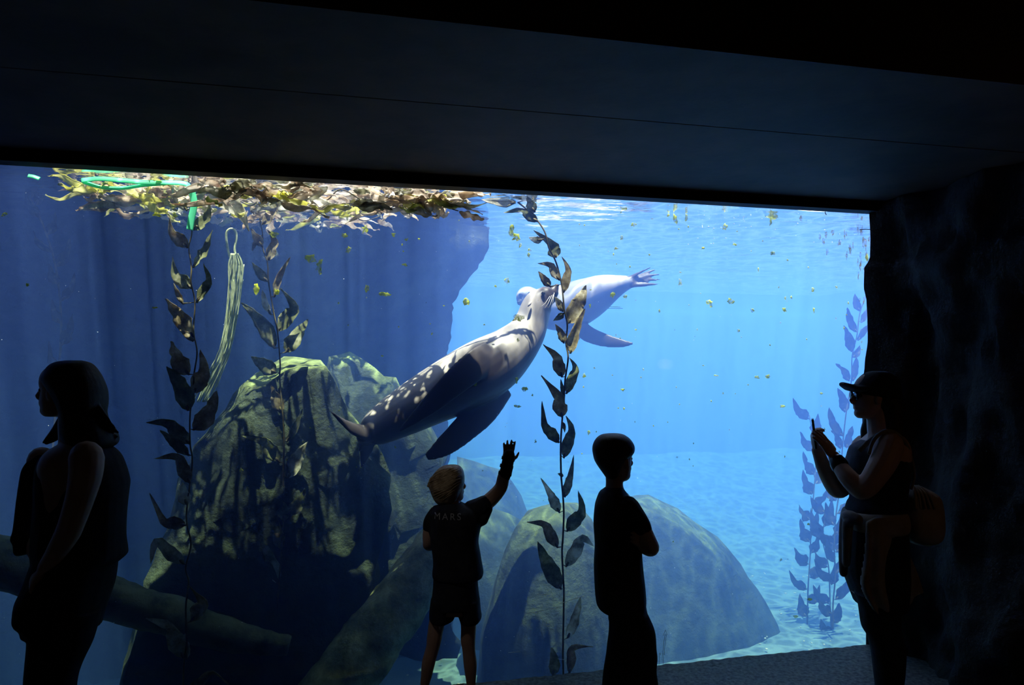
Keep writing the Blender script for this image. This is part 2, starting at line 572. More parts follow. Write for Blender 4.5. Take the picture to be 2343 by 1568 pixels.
hull_rock('boulder', [PT(*p) for p in [(1440, 1140, 2.4), (1490, 1130, 2.4), (1550, 1160, 2.35), (1470, 1160, 2.0), (1610, 1215, 2.2), (1680, 1300, 2.1), (1750, 1390, 2.0), (1790, 1480, 2.0), (1600, 1230, 1.8),
    (1400, 1230, 2.0), (1350, 1400, 1.9), (1340, 1640, 1.8), (1560, 1640, 1.5), (1780, 1640, 1.75), (1690, 1350, 2.8), (1790, 1560, 2.8), (1440, 1180, 3.0), (1340, 1600, 3.0)]], M['boulder_bare'], amp=0.03, freq=2.5, seed=4,
    label='wide sloping boulder behind the boy with folded arms, hazy blue', cat='boulder')
hull_rock('boulder', [PT(*p) for p in [(1070, 1065, 3.0), (1095, 1052, 3.0), (1110, 1072, 3.0), (1135, 1058, 3.1), (1160, 1075, 3.2), (1190, 1120, 3.1), (1215, 1180, 3.0), (1050, 1110, 2.8), (1030, 1200, 2.7), (1220, 1300, 2.7), (1030, 1400, 2.7), (1100, 1080, 3.6), (1200, 1300, 3.6)]],
    M['boulder_bare'], amp=0.08, freq=4, seed=5, label='small hazy boulder farthest away on the sand, behind the waving boy', cat='boulder')
hull_rock('boulder', [PT(*p) for p in [(1080, 1170, 1.9), (1130, 1165, 1.9), (1180, 1190, 1.9), (1060, 1230, 1.6), (1200, 1250, 1.7), (1210, 1500, 1.6), (1040, 1500, 1.6), (1100, 1200, 2.3), (1200, 1400, 2.3)]],
    M['boulder_bare'], amp=0.03, freq=3, seed=6, label='low dark boulder just right of the waving boy, beside the flat topped boulder', cat='boulder')

def log(pts, label, seed, mat='log'):
    bm = bmesh.new()
    q = catmull(pts, 14)
    tube(bm, q, 28)
    bm.normal_update()
    mv = [v.normal * (0.018 * noise.noise(v.co * 6 + Vector((seed, 0, 0))) + 0.008 * noise.noise(v.co * 22)) for v in bm.verts]
    for v, m_ in zip(bm.verts, mv):
        v.co += m_
    o = obj('sunken_log', bm, M[mat])
    return tag(o, label, 'log')

def PTr(px, py, t, r):
    p = PT(px, py, t)
    return (p.x, p.y, p.z, r)
M['log'] = mottled('mossy_log', (0.06, 0.075, 0.04), (0.16, 0.18, 0.085), 6, 0.9, 0.7, 22, c3=(0.22, 0.24, 0.12), dist=0.02, spec=0.15)
M['log_mossy_lit'] = mottled('lit_mossy_log', (0.11, 0.13, 0.055), (0.26, 0.29, 0.12), 7, 0.9, 0.7, 24, c3=(0.46, 0.48, 0.25), dist=0.02, spec=0.15)  # mossy green log, lightened to stand in for light falling on it
log([PTr(-1500, 1120, 0.42, 0.13), PTr(-800, 1190, 0.42, 0.13), PTr(-330, 1235, 0.42, 0.13), PTr(-100, 1262, 0.42, 0.13), PTr(120, 1325, 0.42, 0.125), PTr(330, 1395, 0.42, 0.11), PTr(520, 1452, 0.40, 0.09), PTr(660, 1478, 0.40, 0.05)],
    'sunken log lying low behind the woman facing left, tapering to the right', 1)
log([PTr(1045, 1205, 0.72, 0.155), PTr(965, 1310, 0.64, 0.165), PTr(885, 1420, 0.56, 0.175), PTr(805, 1530, 0.48, 0.185), PTr(720, 1650, 0.42, 0.19), PTr(660, 1740, 0.38, 0.19)],
    'thick mossy log slanting down behind the waving boy', 2, 'log_mossy_lit')

# ------------------------------------------------------------------ one continuous surface out of overlapping volumes
def fuse(bm, voxel, smooth=4, fac=0.5):
    me = bpy.data.meshes.new('volume')
    bmesh.ops.recalc_face_normals(bm, faces=bm.faces)
    bm.to_mesh(me)
    bm.free()
    o = bpy.data.objects.new('volume', me)
    C.objects.link(o)
    r = o.modifiers.new('r', 'REMESH')
    r.mode = 'VOXEL'
    r.voxel_size = voxel
    if smooth:
        q = o.modifiers.new('s', 'SMOOTH')
        q.iterations = smooth
        q.factor = fac
    dg = bpy.context.evaluated_depsgraph_get()
    out = bpy.data.meshes.new_from_object(o.evaluated_get(dg))
    bpy.data.objects.remove(o)
    bpy.data.meshes.remove(me)
    return out

def ellipsoid(bm, c, rx, ry, rz, rot=None, seg=20):
    mt = Matrix.Translation(c) @ (rot.to_4x4() if rot is not None else Matrix()) @ Matrix.Diagonal((rx, ry, rz, 1))
    bmesh.ops.create_uvsphere(bm, u_segments=seg, v_segments=max(6, seg // 2), radius=1, matrix=mt)

def blade_tube(bm, pts, widths, thick, side, seg=14):
    """flattened limb (flipper): centre line pts, half widths along 'side', half thickness"""
    n = len(pts)
    rings = []
    for i in range(n):
        d = (pts[min(i + 1, n - 1)] - pts[max(i - 1, 0)]).normalized()
        x = (side - d * side.dot(d)).normalized()
        y = d.cross(x)
        rings.append([bm.verts.new(pts[i] + x * cos(2 * pi * k / seg) * widths[i] + y * sin(2 * pi * k / seg) * thick[i]) for k in range(seg)])
    for i in range(n - 1):
        for k in range(seg):
            bm.faces.new((rings[i][k], rings[i][(k + 1) % seg], rings[i + 1][(k + 1) % seg], rings[i + 1][k]))
    bm.faces.new(rings[0][::-1])
    bm.faces.new(rings[-1])

PP = P
# ------------------------------------------------------------------ sea lions
def coat_material():
    m, nt, out = material('wet_sea_lion_coat')
    at = nd(nt, 'ShaderNodeAttribute', attribute_name='dark')
    tc = nd(nt, 'ShaderNodeTexCoord')
    nz = nd(nt, 'ShaderNodeTexNoise', i_Scale=9.0, i_Detail=5.0)
    nt.links.new(tc.outputs['Object'], nz.inputs['Vector'])
    fur = ramp(nt, nz.outputs['Fac'], [(0.3, (0.44, 0.385, 0.35)), (0.7, (0.56, 0.51, 0.47))])
    mx = nd(nt, 'ShaderNodeMix', data_type='RGBA')
    nt.links.new(at.outputs['Fac'], mx.inputs['Factor'])
    nt.links.new(fur, mx.inputs['A'])
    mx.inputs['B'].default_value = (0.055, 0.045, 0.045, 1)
    b = nd(nt, 'ShaderNodeBsdfPrincipled')
    b.inputs['Roughness'].default_value = 0.42
    b.inputs['Specular IOR Level'].default_value = 0.25
    nt.links.new(mx.outputs['Result'], b.inputs['Base Color'])
    nt.links.new(b.outputs[0], out.inputs['Surface'])
    return m
M['coat'] = coat_material()
M['skin_dark'] = plain('dark_wet_skin', (0.03, 0.026, 0.028), 0.3)
M['eye'] = plain('glossy_eye', (0.008, 0.007, 0.007), 0.08, 0.6)
M['whisker'] = plain('pale_whisker', (0.55, 0.52, 0.48), 0.4)

def sea_lion(spine, flippers, digits, muzzle, eyes, ears, label, nose, whiskers=None, voxel=0.0075, shear=0.0):
    def P(px, py, Y):
        return PP(px, py, Y + (0.12 - shear * (1240 - px) if shear else 0))
    base = P(*spine[0][:3])
    root = thing('sea_lion', base, label, 'sea lion', 'sea lions')
    bm = bmesh.new()
    pts = []
    for px, py, Y, r in catmull(spine, 8):
        p = P(px, py, Y)
        pts.append((p.x, p.y, p.z, r / F_PX * Y))
    tube(bm, pts, 26)
    for k in (0, -1):
        p = pts[k]
        ellipsoid(bm, Vector(p[:3]), p[3] * 0.98, p[3] * 0.98, p[3] * 0.98, seg=16)
    darks = []
    for axis, w, th, side in flippers + digits:
        q = catmull([(*a, ww, tt) for a, ww, tt in zip(axis, w, th)], 5)
        ps = [P(*a[:3]) for a in q]
        ws = [max(0.004, a[3] / F_PX * a[2]) for a in q]
        ts = [max(0.004, a[4] / F_PX * a[2]) for a in q]
        blade_tube(bm, ps, ws, ts, Vector(side).normalized())
        darks += [(p, w_ * 1.3, 1.0) for p, w_ in zip(ps[(0 if axis[0][0] < 850 else 2):], ws[(0 if axis[0][0] < 850 else 2):])]
    for px, py, Y, r in muzzle:
        ellipsoid(bm, P(px, py, Y), r / F_PX * Y, r / F_PX * Y, r / F_PX * Y, seg=14)
        darks.append((P(px, py, Y), r / F_PX * Y * 1.6, 1.0))
    me = fuse(bm, voxel, 5, 0.5)
    at = me.attributes.new('dark', 'FLOAT', 'POINT')
    vals = []
    shade_side = Vector((0.40, -0.42, -0.82)).normalized()      # shade of the underside, painted into the coat as darker brown
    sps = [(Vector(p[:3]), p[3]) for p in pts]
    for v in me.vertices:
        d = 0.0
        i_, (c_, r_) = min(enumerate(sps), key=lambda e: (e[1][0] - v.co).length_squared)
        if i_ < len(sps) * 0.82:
            q = (v.co - c_).dot(shade_side) / r_
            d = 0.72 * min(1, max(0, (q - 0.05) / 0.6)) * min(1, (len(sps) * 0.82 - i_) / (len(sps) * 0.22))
        for p, r, k in darks:
            q = (v.co - p).length / r
            if q < 1.35:
                d = max(d, k * min(1, (1.35 - q) / 0.5))
        vals.append(d)
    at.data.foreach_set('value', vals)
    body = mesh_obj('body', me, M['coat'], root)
    for px, py, Y, r in eyes:
        bm = bmesh.new()
        ellipsoid(bm, P(px, py, Y), r, r, r, seg=12)
        obj('eye', bm, M['eye'], root)
    bm = bmesh.new()
    px, py, Y, r = nose
    ellipsoid(bm, P(px, py, Y), r, r, r * 0.8, seg=12)
    obj('nose', bm, M['skin_dark'], root)
    for (a, b, r) in ears:
        bm = bmesh.new()
        pa, pb = P(*a), P(*b)
        tube(bm, [(*pa, r * 0.6), (*((pa + pb) / 2), r), (*pb, r * 0.3)], 8)
        obj('ear', bm, M['coat'], root)
    if whiskers:
        for a, b in whiskers:
            bm = bmesh.new()
            pa, pb = P(*a), P(*b)
            mid = (pa + pb) / 2 + Vector((0, 0, -0.01))
            tube(bm, [(*pa, 0.0016), (*mid, 0.0013), (*pb, 0.0006)], 5)
            obj('whisker', bm, M['whisker'], root)
    return root

V = Vector
sea_lion(
    [(836, 998, 4.944, 20), (852, 987, 4.944, 34), (885, 966, 4.926, 44), (935, 938, 4.890, 53), (990, 908, 4.863, 61), (1045, 880, 4.836, 68), (1095, 853, 4.818, 71), (1140, 825, 4.800, 66),
     (1176, 795, 4.782, 55), (1203, 764, 4.773, 45), (1217, 734, 4.764, 39), (1226, 707, 4.746, 36), (1236, 690, 4.728, 33), (1248, 678, 4.710, 24)],
    [([(1122, 812, 4.674), (1085, 838, 4.602), (1035, 880, 4.593), (975, 935, 4.665), (914, 986, 4.746)], [34, 36, 31, 20, 4], [13, 9, 7, 5, 3], (0.5, 0.25, -0.86)),
     ([(1140, 880, 4.845), (1108, 934, 4.782), (1064, 980, 4.728), (1016, 1022, 4.692), (976, 1047, 4.674)], [42, 38, 32, 24, 9], [14, 9, 7, 5, 3], (0.55, 0.1, -0.83))],
    [([(838, 990, 4.926), (812, 983, 4.890), (785, 966, 4.872), (757, 942, 4.863)], [18, 15, 9, 2], [8, 6, 4, 2], (-0.3, 0.2, 0.95)),
     ([(822, 985, 4.908), (808, 990, 4.890), (797, 985, 4.881)], [8, 6, 2], [5, 4, 2], (-0.3, 0.2, 0.95)),
     ([(842, 1005, 4.962), (838, 1028, 4.998), (832, 1050, 5.016), (827, 1072, 5.025)], [19, 15, 9, 2], [8, 6, 4, 2], (1, 0.2, 0.1)),
     ([(834, 1006, 4.962), (826, 1020, 4.980), (822, 1034, 4.989)], [8, 6, 2], [5, 4, 2], (1, 0.2, 0.1))],
    [(1256, 680, 4.683, 19), (1264, 670, 4.665, 15), (1271, 659, 4.656, 9)],
    [(1243, 672, 4.638, 0.013)],
    [((1216, 690, 4.656), (1208, 702, 4.656), 0.009)],
    'large sea lion swimming up across the window, nose at the centre kelp', (1274, 654, 4.647, 0.014),
    [((1262, 676, 4.620), (1246, 706, 4.593)), ((1266, 674, 4.620), (1254, 708, 4.602)), ((1268, 670, 4.620), (1262, 704, 4.611)), ((1258, 678, 4.620), (1238, 702, 4.584))], shear=0.0013)
sea_lion(
    [(1440, 646, 5.75, 15), (1418, 652, 5.78, 23), (1385, 664, 5.83, 37), (1345, 684, 5.90, 49), (1305, 701, 5.98, 54), (1268, 706, 6.06, 50), (1240, 700, 6.15, 40), (1220, 690, 6.20, 30), (1206, 680, 6.20, 25), (1200, 682, 6.14, 20)],
    [([(1318, 740, 5.95), (1345, 764, 5.88), (1385, 779, 5.80), (1425, 786, 5.75), (1449, 786, 5.72)], [24, 20, 16, 10, 3], [9, 7, 5, 4, 2], (-0.35, 0.2, 0.9)),
     ([(1285, 735, 6.15), (1300, 756, 6.25), (1325, 776, 6.35)], [18, 14, 5], [8, 6, 4], (0.6, 0.6, 0.3))],
    [([(1436, 640, 5.75), (1456, 628, 5.72), (1474, 619, 5.70), (1491, 611, 5.68)], [8, 5, 3, 1.5], [5, 3, 2.5, 1.5], (0.4, 0.3, 0.9)),
     ([(1438, 642, 5.75), (1462, 632, 5.75), (1484, 623, 5.75), (1501, 617, 5.75)], [8, 5, 4, 2], [5, 3, 2.5, 1.5], (0.3, 0.2, 0.9)),
     ([(1440, 645, 5.74), (1464, 638, 5.73), (1488, 631, 5.73), (1509, 628, 5.72)], [8, 5, 4, 2], [5, 3, 2.5, 1.5], (0.2, 0.2, 0.9)),
     ([(1440, 648, 5.74), (1464, 645, 5.73), (1490, 641, 5.72), (1513, 640, 5.72)], [8, 5, 4, 2], [5, 3, 2.5, 1.5], (0.1, 0.2, 0.9)),
     ([(1440, 652, 5.73), (1464, 653, 5.71), (1488, 651, 5.70), (1508, 650, 5.70)], [8, 5, 4, 2], [5, 3, 2.5, 1.5], (0, 0.2, 0.9))],
    [(1195, 689, 6.10, 11), (1190, 692, 6.06, 8)],
    [(1191, 676, 6.07, 0.017), (1212, 673, 6.08, 0.017)],
    [((1222, 676, 6.10), (1228, 684, 6.12), 0.012)],
    'smaller pale sea lion farther off, behind the head of the large one, flippers trailing right', (1187, 692, 6.04, 0.015), None, 0.0085)

# ------------------------------------------------------------------ kelp
def blade_material(name, c1, c2, c3, tl, scale=14):
    m, nt, out = material(name)
    tc = nd(nt, 'ShaderNodeTexCoord')
    n1 = nd(nt, 'ShaderNodeTexNoise', i_Scale=scale, i_Detail=7.0, i_Roughness=0.7)
    nt.links.new(tc.outputs['Object'], n1.inputs['Vector'])
    col = ramp(nt, n1.outputs['Fac'], [(0.36, c1), (0.52, c2), (0.66, c3)])
    b = nd(nt, 'ShaderNodeBsdfPrincipled')
    b.inputs['Roughness'].default_value = 0.55
    b.inputs['Specular IOR Level'].default_value = 0.2
    nt.links.new(col, b.inputs['Base Color'])
    t = nd(nt, 'ShaderNodeBsdfTranslucent')
    nt.links.new(col, t.inputs['Color'])
    mx = nd(nt, 'ShaderNodeMixShader')
    mx.inputs[0].default_value = tl
    nt.links.new(b.outputs[0], mx.inputs[1])
    nt.links.new(t.outputs[0], mx.inputs[2])
    nt.links.new(mx.outputs[0], out.inputs['Surface'])
    return m
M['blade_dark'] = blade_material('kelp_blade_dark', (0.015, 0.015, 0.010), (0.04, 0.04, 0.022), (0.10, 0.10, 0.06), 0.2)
M['blade_brown'] = blade_material('kelp_blade_brown', (0.18, 0.145, 0.07), (0.42, 0.36, 0.20), (0.72, 0.68, 0.52), 0.5)
M['blade_pale'] = blade_material('kelp_blade_bleached', (0.28, 0.27, 0.15), (0.68, 0.68, 0.54), (0.92, 0.92, 0.86), 0.5)
M['blade_green'] = blade_material('kelp_blade_green', (0.10, 0.12, 0.05), (0.26, 0.29, 0.13), (0.58, 0.58, 0.38), 0.5)
M['blade_yellow'] = blade_material('kelp_blade_yellow', (0.50, 0.50, 0.16), (0.80, 0.80, 0.34), (0.9, 0.9, 0.62), 0.7, 7)
M['blade_tan'] = blade_material('kelp_blade_tan', (0.36, 0.27, 0.18), (0.78, 0.70, 0.58), (0.95, 0.92, 0.86), 0.7, 9)
M['stipe'] = mottled('kelp_stipe', (0.04, 0.035, 0.012), (0.13, 0.11, 0.04), 20, 0.6, 0)

def blade_bm(path, width, rng, ruffle=0.16, n=12, twist=0.5, thick=0.0018, face=None, start=0.0):
    """one leaf: centre line path (Vectors), half width, edges ruffled, a thin solid"""
    q = catmull([tuple(p) for p in path], max(2, n // (len(path) - 1)))
    pts = [Vector(p) for p in q]
    m = len(pts)
    ph, fq = rng.random() * 6, rng.uniform(2.0, 3.4)
    tw0 = rng.uniform(-twist, twist)
    rows = []
    for i, p in enumerate(pts):
        u = i / (m - 1)
        d = (pts[min(i + 1, m - 1)] - pts[max(i - 1, 0)]).normalized()
        f = face if face is not None else Vector((0, -1, 0))
        x = d.cross(f)
        x = x.normalized() if x.length > 1e-4 else Vector((1, 0, 0))
        nrm = x.cross(d).normalized()
        a = tw0 + 0.9 * tw0 * sin(u * 5 + ph) + 0.25 * sin(u * 9 + ph)
        xx = x * cos(a) + nrm * sin(a)
        nn = xx.cross(d).normalized()
        prof = min(1, (u / 0.22)) ** 0.75 * max(0.0, 1 - max(0, (u - 0.30) / 0.70) ** 1.45)
        w = width * max(0.03, prof)
        row = []
        for j in range(5):
            k = (j - 2) / 2
            jag = 1 + (0.07 * sin(i * 2.4 + j) if abs(k) == 1 else 0)
            off = nn * (ruffle * width * k * abs(k) * sin(u * fq * 6.28 + ph + (1.3 if k > 0 else 0)) - 0.15 * width * (1 - k * k) * prof)
            row.append(p + xx * (w * k * jag) + off)
        rows.append((row, nn))
    bm = bmesh.new()
    vs = [[[bm.verts.new(c + nn * (sgn * thick * 0.5)) for c in row] for row, nn in rows] for sgn in (1, -1)]
    for i in range(m - 1):
        for j in range(4):
            bm.faces.new((vs[0][i][j], vs[0][i + 1][j], vs[0][i + 1][j + 1], vs[0][i][j + 1]))
            bm.faces.new((vs[1][i][j], vs[1][i][j + 1], vs[1][i + 1][j + 1], vs[1][i + 1][j]))
        for j in (0, 4):
            bm.faces.new((vs[0][i][j], vs[1][i][j], vs[1][i + 1][j], vs[0][i + 1][j]))
    for i in (0, m - 1):
        for j in range(4):
            bm.faces.new((vs[0][i][j], vs[0][i][j + 1], vs[1][i][j + 1], vs[1][i][j]))
    return bm

def kelp(stipe, blades, t, label, seed, mats, r=0.0045, group='kelp plants'):
    rng = random.Random(seed)
    def at(px, py, dt=0.0):
        return PT(px, py, t + dt)
    base = at(*stipe[-1])
    root = thing('kelp', base, label, 'kelp', group)
    bm = bmesh.new()
    ps = catmull([tuple(at(*p, 0.02 * sin(i * 1.7))) for i, p in enumerate(stipe)], 6)
    tube(bm, [(*p, r * (0.8 + 0.4 * i / len(ps))) for i, p in enumerate(ps)], 6)
    obj('stipe', bm, M['stipe'], root)
    pv = [Vector(p) for p in ps]
    for b in blades:
        a, tip, w = b[0], b[1], b[2]
        via = b[3] if len(b) > 3 and b[3] else None
        mk = b[4] if len(b) > 4 else rng.choice(mats)
        dt = rng.uniform(-0.05, 0.05)
        A, T = at(*a), at(*tip, dt)
        if via:
            path = [A, at(*((a[0] * 0.45 + via[0] * 0.55), (a[1] * 0.45 + via[1] * 0.55)), dt * 0.3), at(*via, dt * 0.6), T]
        else:
            dx, dy = tip[0] - a[0], tip[1] - a[1]
            k = rng.uniform(-0.10, 0.10)
            path = [A, at(a[0] + dx * 0.35 + dy * k, a[1] + dy * 0.35 - dx * k, dt * 0.2), at(a[0] + dx * 0.7 + dy * k * 0.8, a[1] + dy * 0.7 - dx * k * 0.8, dt * 0.6), T]
        S = min(pv, key=lambda q: (q - A).length + 0.3 * max(0, A.z - q.z))
        Wd = w * 0.5 / F_PX * A.y * 1.06
        o = obj('blade', blade_bm(path, Wd, rng, twist=0.35), M[mk], root)
        bb = bmesh.new()                             # short stalk and gas float
        d = (path[1] - A).normalized()
        tube(bb, [(*S, 0.002), (*(S.lerp(A, 0.6)), 0.0025), (*A, 0.006), (*(A + d * 0.014), 0.0085), (*(A + d * 0.03), 0.005)], 7)
        obj('float_bulb', bb, M['stipe'], o)
    return root

MB, MG = ['blade_brown', 'blade_brown', 'blade_green'], ['blade_green', 'blade_brown']
PL = 'blade_pale'
kelp([(437, 376), (432, 424), (442, 449), (434, 491), (439, 532), (432, 567), (438, 612), (437, 647), (446, 692), (443, 759), (451, 806), (444, 857), (442, 903), (435, 947), (435, 1016), (440, 1060), (428, 1158),
      (428, 1202), (437, 1246), (425, 1300), (432, 1332), (425, 1388), (427, 1467), (420, 1535), (418, 1660), (415, 1790)],
     [((427, 481), (394, 420), 30, None, PL), ((443, 526), (481, 459), 28, (474, 494)), ((430, 567), (387, 497), 28, (394, 532)), ((442, 612), (486, 526), 28, (470, 568), 'blade_green'), ((438, 660), (395, 588), 30, (402, 630), 'blade_green'),
      ((450, 692), (465, 602), 22, (478, 640)), ((418, 695), (397, 648), 12), ((443, 771), (379, 684), 38), ((443, 781), (410, 754), 15), ((432, 857), (392, 781), 40), ((442, 900), (459, 800), 38, (467, 849)),
      ((430, 940), (381, 839), 42), ((442, 984), (496, 893), 40), ((435, 1016), (334, 967), 32, (383, 969)), ((432, 1042), (366, 984), 24), ((435, 1106), (351, 1050), 28, (405, 1045)), ((428, 1155), (418, 1104), 27, None, PL),
      ((425, 1202), (342, 1128), 27, (374, 1192)), ((421, 1290), (344, 1290), 30, (358, 1240), PL), ((437, 1422), (432, 1341), 32, (464, 1378)), ((420, 1505), (334, 1415), 38, (388, 1435), PL), ((427, 1508), (424, 1450), 26, None, PL),
      ((412, 1600), (523, 1566), 22, (486, 1540)), ((424, 452), (404, 384), 24, None, 'blade_tan'), ((440, 440), (456, 380), 20, None, 'blade_tan'), ((444, 470), (478, 430), 16, None, 'blade_green')],
     0.25, 'kelp plant nearest the glass, just right of the woman facing left', 11, MB)
kelp([(592, 380), (590, 424), (591, 465), (595, 503), (601, 538), (601, 567), (612, 602), (614, 641), (620, 679), (627, 720), (635, 759), (641, 832), (640, 864), (645, 927), (650, 1006), (648, 1074), (649, 1172), (643, 1270),
      (636, 1368), (629, 1437), (613, 1506), (606, 1600), (600, 1740)],
     [((600, 564), (574, 523), 20), ((614, 596), (612, 526), 24, (628, 551)), ((612, 644), (577, 601), 20), ((628, 679), (665, 588), 15), ((620, 720), (601, 663), 18, None, PL), ((635, 759), (641, 660), 32, (673, 702)), ((628, 797), (552, 693), 33),
      ((654, 806), (705, 731), 34), ((631, 854), (574, 816), 34), ((645, 942), (621, 882), 28), ((655, 1011), (692, 935), 16), ((638, 1057), (552, 998), 32, (604, 1011)), ((660, 1094), (704, 1011), 33, None, PL), ((658, 1177), (699, 1118), 28),
      ((650, 1192), (633, 1136), 26), ((645, 1256), (638, 1192), 26), ((633, 1334), (596, 1238), 30, None, PL), ((638, 1395), (685, 1368), 18, None, PL), ((658, 1452), (685, 1390), 24, None, PL), ((600, 513), (641, 456), 24), ((590, 494), (568, 443), 22),
      ((596, 540), (577, 575), 12), ((612, 1560), (660, 1480), 28), ((604, 1600), (570, 1510), 26), ((592, 440), (622, 392), 20, None, 'blade_tan')],
     0.50, 'kelp plant second from the left, in front of the peaked boulder', 12, MB)
kelp([(969, 431), (1033, 428), (1109, 434), (1147, 444), (1186, 464), (1221, 495), (1246, 530), (1256, 568), (1272, 600), (1285, 651), (1291, 706), (1298, 744), (1295, 785), (1300, 819), (1293, 870), (1291, 908), (1286, 966), (1283, 1020),
      (1284, 1088), (1288, 1134), (1290, 1177), (1288, 1231), (1286, 1266), (1290, 1348), (1290, 1386), (1288, 1503), (1290, 1568), (1290, 1690)],
     [((1224, 485), (1206, 449), 24, None, 'blade_green'), ((1230, 507), (1152, 487), 22, (1192, 481)), ((1179, 464), (1100, 456), 15, None, PL), ((1106, 437), (1036, 453), 15, (1056, 434), PL), ((1272, 590), (1221, 527), 30, (1264, 560)),
      ((1240, 549), (1210, 543), 16, None, PL), ((1280, 641), (1230, 603), 20, (1258, 606)), ((1289, 670), (1285, 587), 20, (1300, 616)), ((1259, 656), (1232, 621), 18), ((1288, 713), (1269, 679), 18), ((1300, 740), (1341, 653), 40), ((1290, 717), (1266, 734), 14),
      ((1305, 809), (1339, 706), 26), ((1290, 785), (1270, 742), 18), ((1286, 863), (1242, 788), 28, (1272, 815)), ((1296, 901), (1303, 819), 22, (1317, 843)), ((1291, 906), (1283, 868), 10), ((1286, 955), (1238, 860), 34, (1276, 905)),
      ((1279, 1013), (1240, 918), 25, (1246, 972)), ((1290, 1048), (1295, 952), 25, (1308, 983)), ((1292, 1138), (1313, 1041), 20, (1306, 1085)), ((1280, 1173), (1237, 1094), 23, (1258, 1128), PL), ((1297, 1216), (1323, 1123), 30, (1332, 1169)),
      ((1276, 1253), (1206, 1195), 26, (1245, 1200)), ((1295, 1297), (1359, 1251), 30, (1334, 1233), PL), ((1284, 1348), (1230, 1239), 36), ((1299, 1460), (1328, 1367), 27, None, PL), ((1264, 1545), (1260, 1480), 24), ((1303, 1541), (1357, 1480), 22, (1311, 1483)),
      ((1286, 966), (1292, 990), 9), ((1288, 1091), (1276, 1084), 8), ((1192, 456), (1170, 424), 18, None, PL), ((1147, 446), (1128, 424), 14, None, PL)],
     0.28, 'kelp plant in the middle, crossing in front of both sea lions', 13, MG, 0.0055)

def grown(stipe, n, ln, wd, seed):
    rng = random.Random(seed)
    q = catmull(stipe, 12)
    out = []
    for i in range(n):
        p = q[int((i + 0.5) / n * (len(q) - 1))]
        sg = 1 if i % 2 else -1
        L = ln * rng.uniform(0.75, 1.2)
        an = rng.uniform(0.25, 0.75)
        tip = (p[0] + sg * L * sin(an), p[1] - L * cos(an))
        out.append(((p[0] + sg * 4, p[1] - 3), tip, wd * rng.uniform(0.8, 1.15), (p[0] + sg * L * 0.55 * sin(an * 1.5), p[1] - L * 0.55 * cos(an * 1.2))))
    return out
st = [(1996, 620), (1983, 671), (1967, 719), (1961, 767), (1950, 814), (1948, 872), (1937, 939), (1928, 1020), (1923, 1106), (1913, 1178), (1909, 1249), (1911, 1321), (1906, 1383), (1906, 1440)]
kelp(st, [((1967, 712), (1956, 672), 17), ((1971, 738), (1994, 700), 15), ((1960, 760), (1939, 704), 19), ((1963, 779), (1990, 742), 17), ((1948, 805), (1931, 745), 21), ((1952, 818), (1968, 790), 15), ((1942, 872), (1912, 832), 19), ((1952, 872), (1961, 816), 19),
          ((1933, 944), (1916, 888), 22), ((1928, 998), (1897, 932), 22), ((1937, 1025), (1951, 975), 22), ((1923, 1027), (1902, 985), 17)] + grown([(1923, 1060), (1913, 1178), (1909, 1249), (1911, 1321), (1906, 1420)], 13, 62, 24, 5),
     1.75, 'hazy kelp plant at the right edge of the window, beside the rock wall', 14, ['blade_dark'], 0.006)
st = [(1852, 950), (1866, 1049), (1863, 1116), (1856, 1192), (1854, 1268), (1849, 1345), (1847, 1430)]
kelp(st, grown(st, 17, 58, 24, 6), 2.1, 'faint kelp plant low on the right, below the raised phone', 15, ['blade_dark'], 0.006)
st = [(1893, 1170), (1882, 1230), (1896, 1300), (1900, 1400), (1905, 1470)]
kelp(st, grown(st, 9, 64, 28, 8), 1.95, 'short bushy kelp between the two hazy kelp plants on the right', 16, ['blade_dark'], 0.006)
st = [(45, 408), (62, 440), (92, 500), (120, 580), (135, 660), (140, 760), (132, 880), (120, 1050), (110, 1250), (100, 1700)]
kelp(st, grown(st[:7], 13, 70, 24, 9), 0.85, 'dim kelp plant in the dark water above the woman facing left', 17, ['blade_dark'], 0.006)

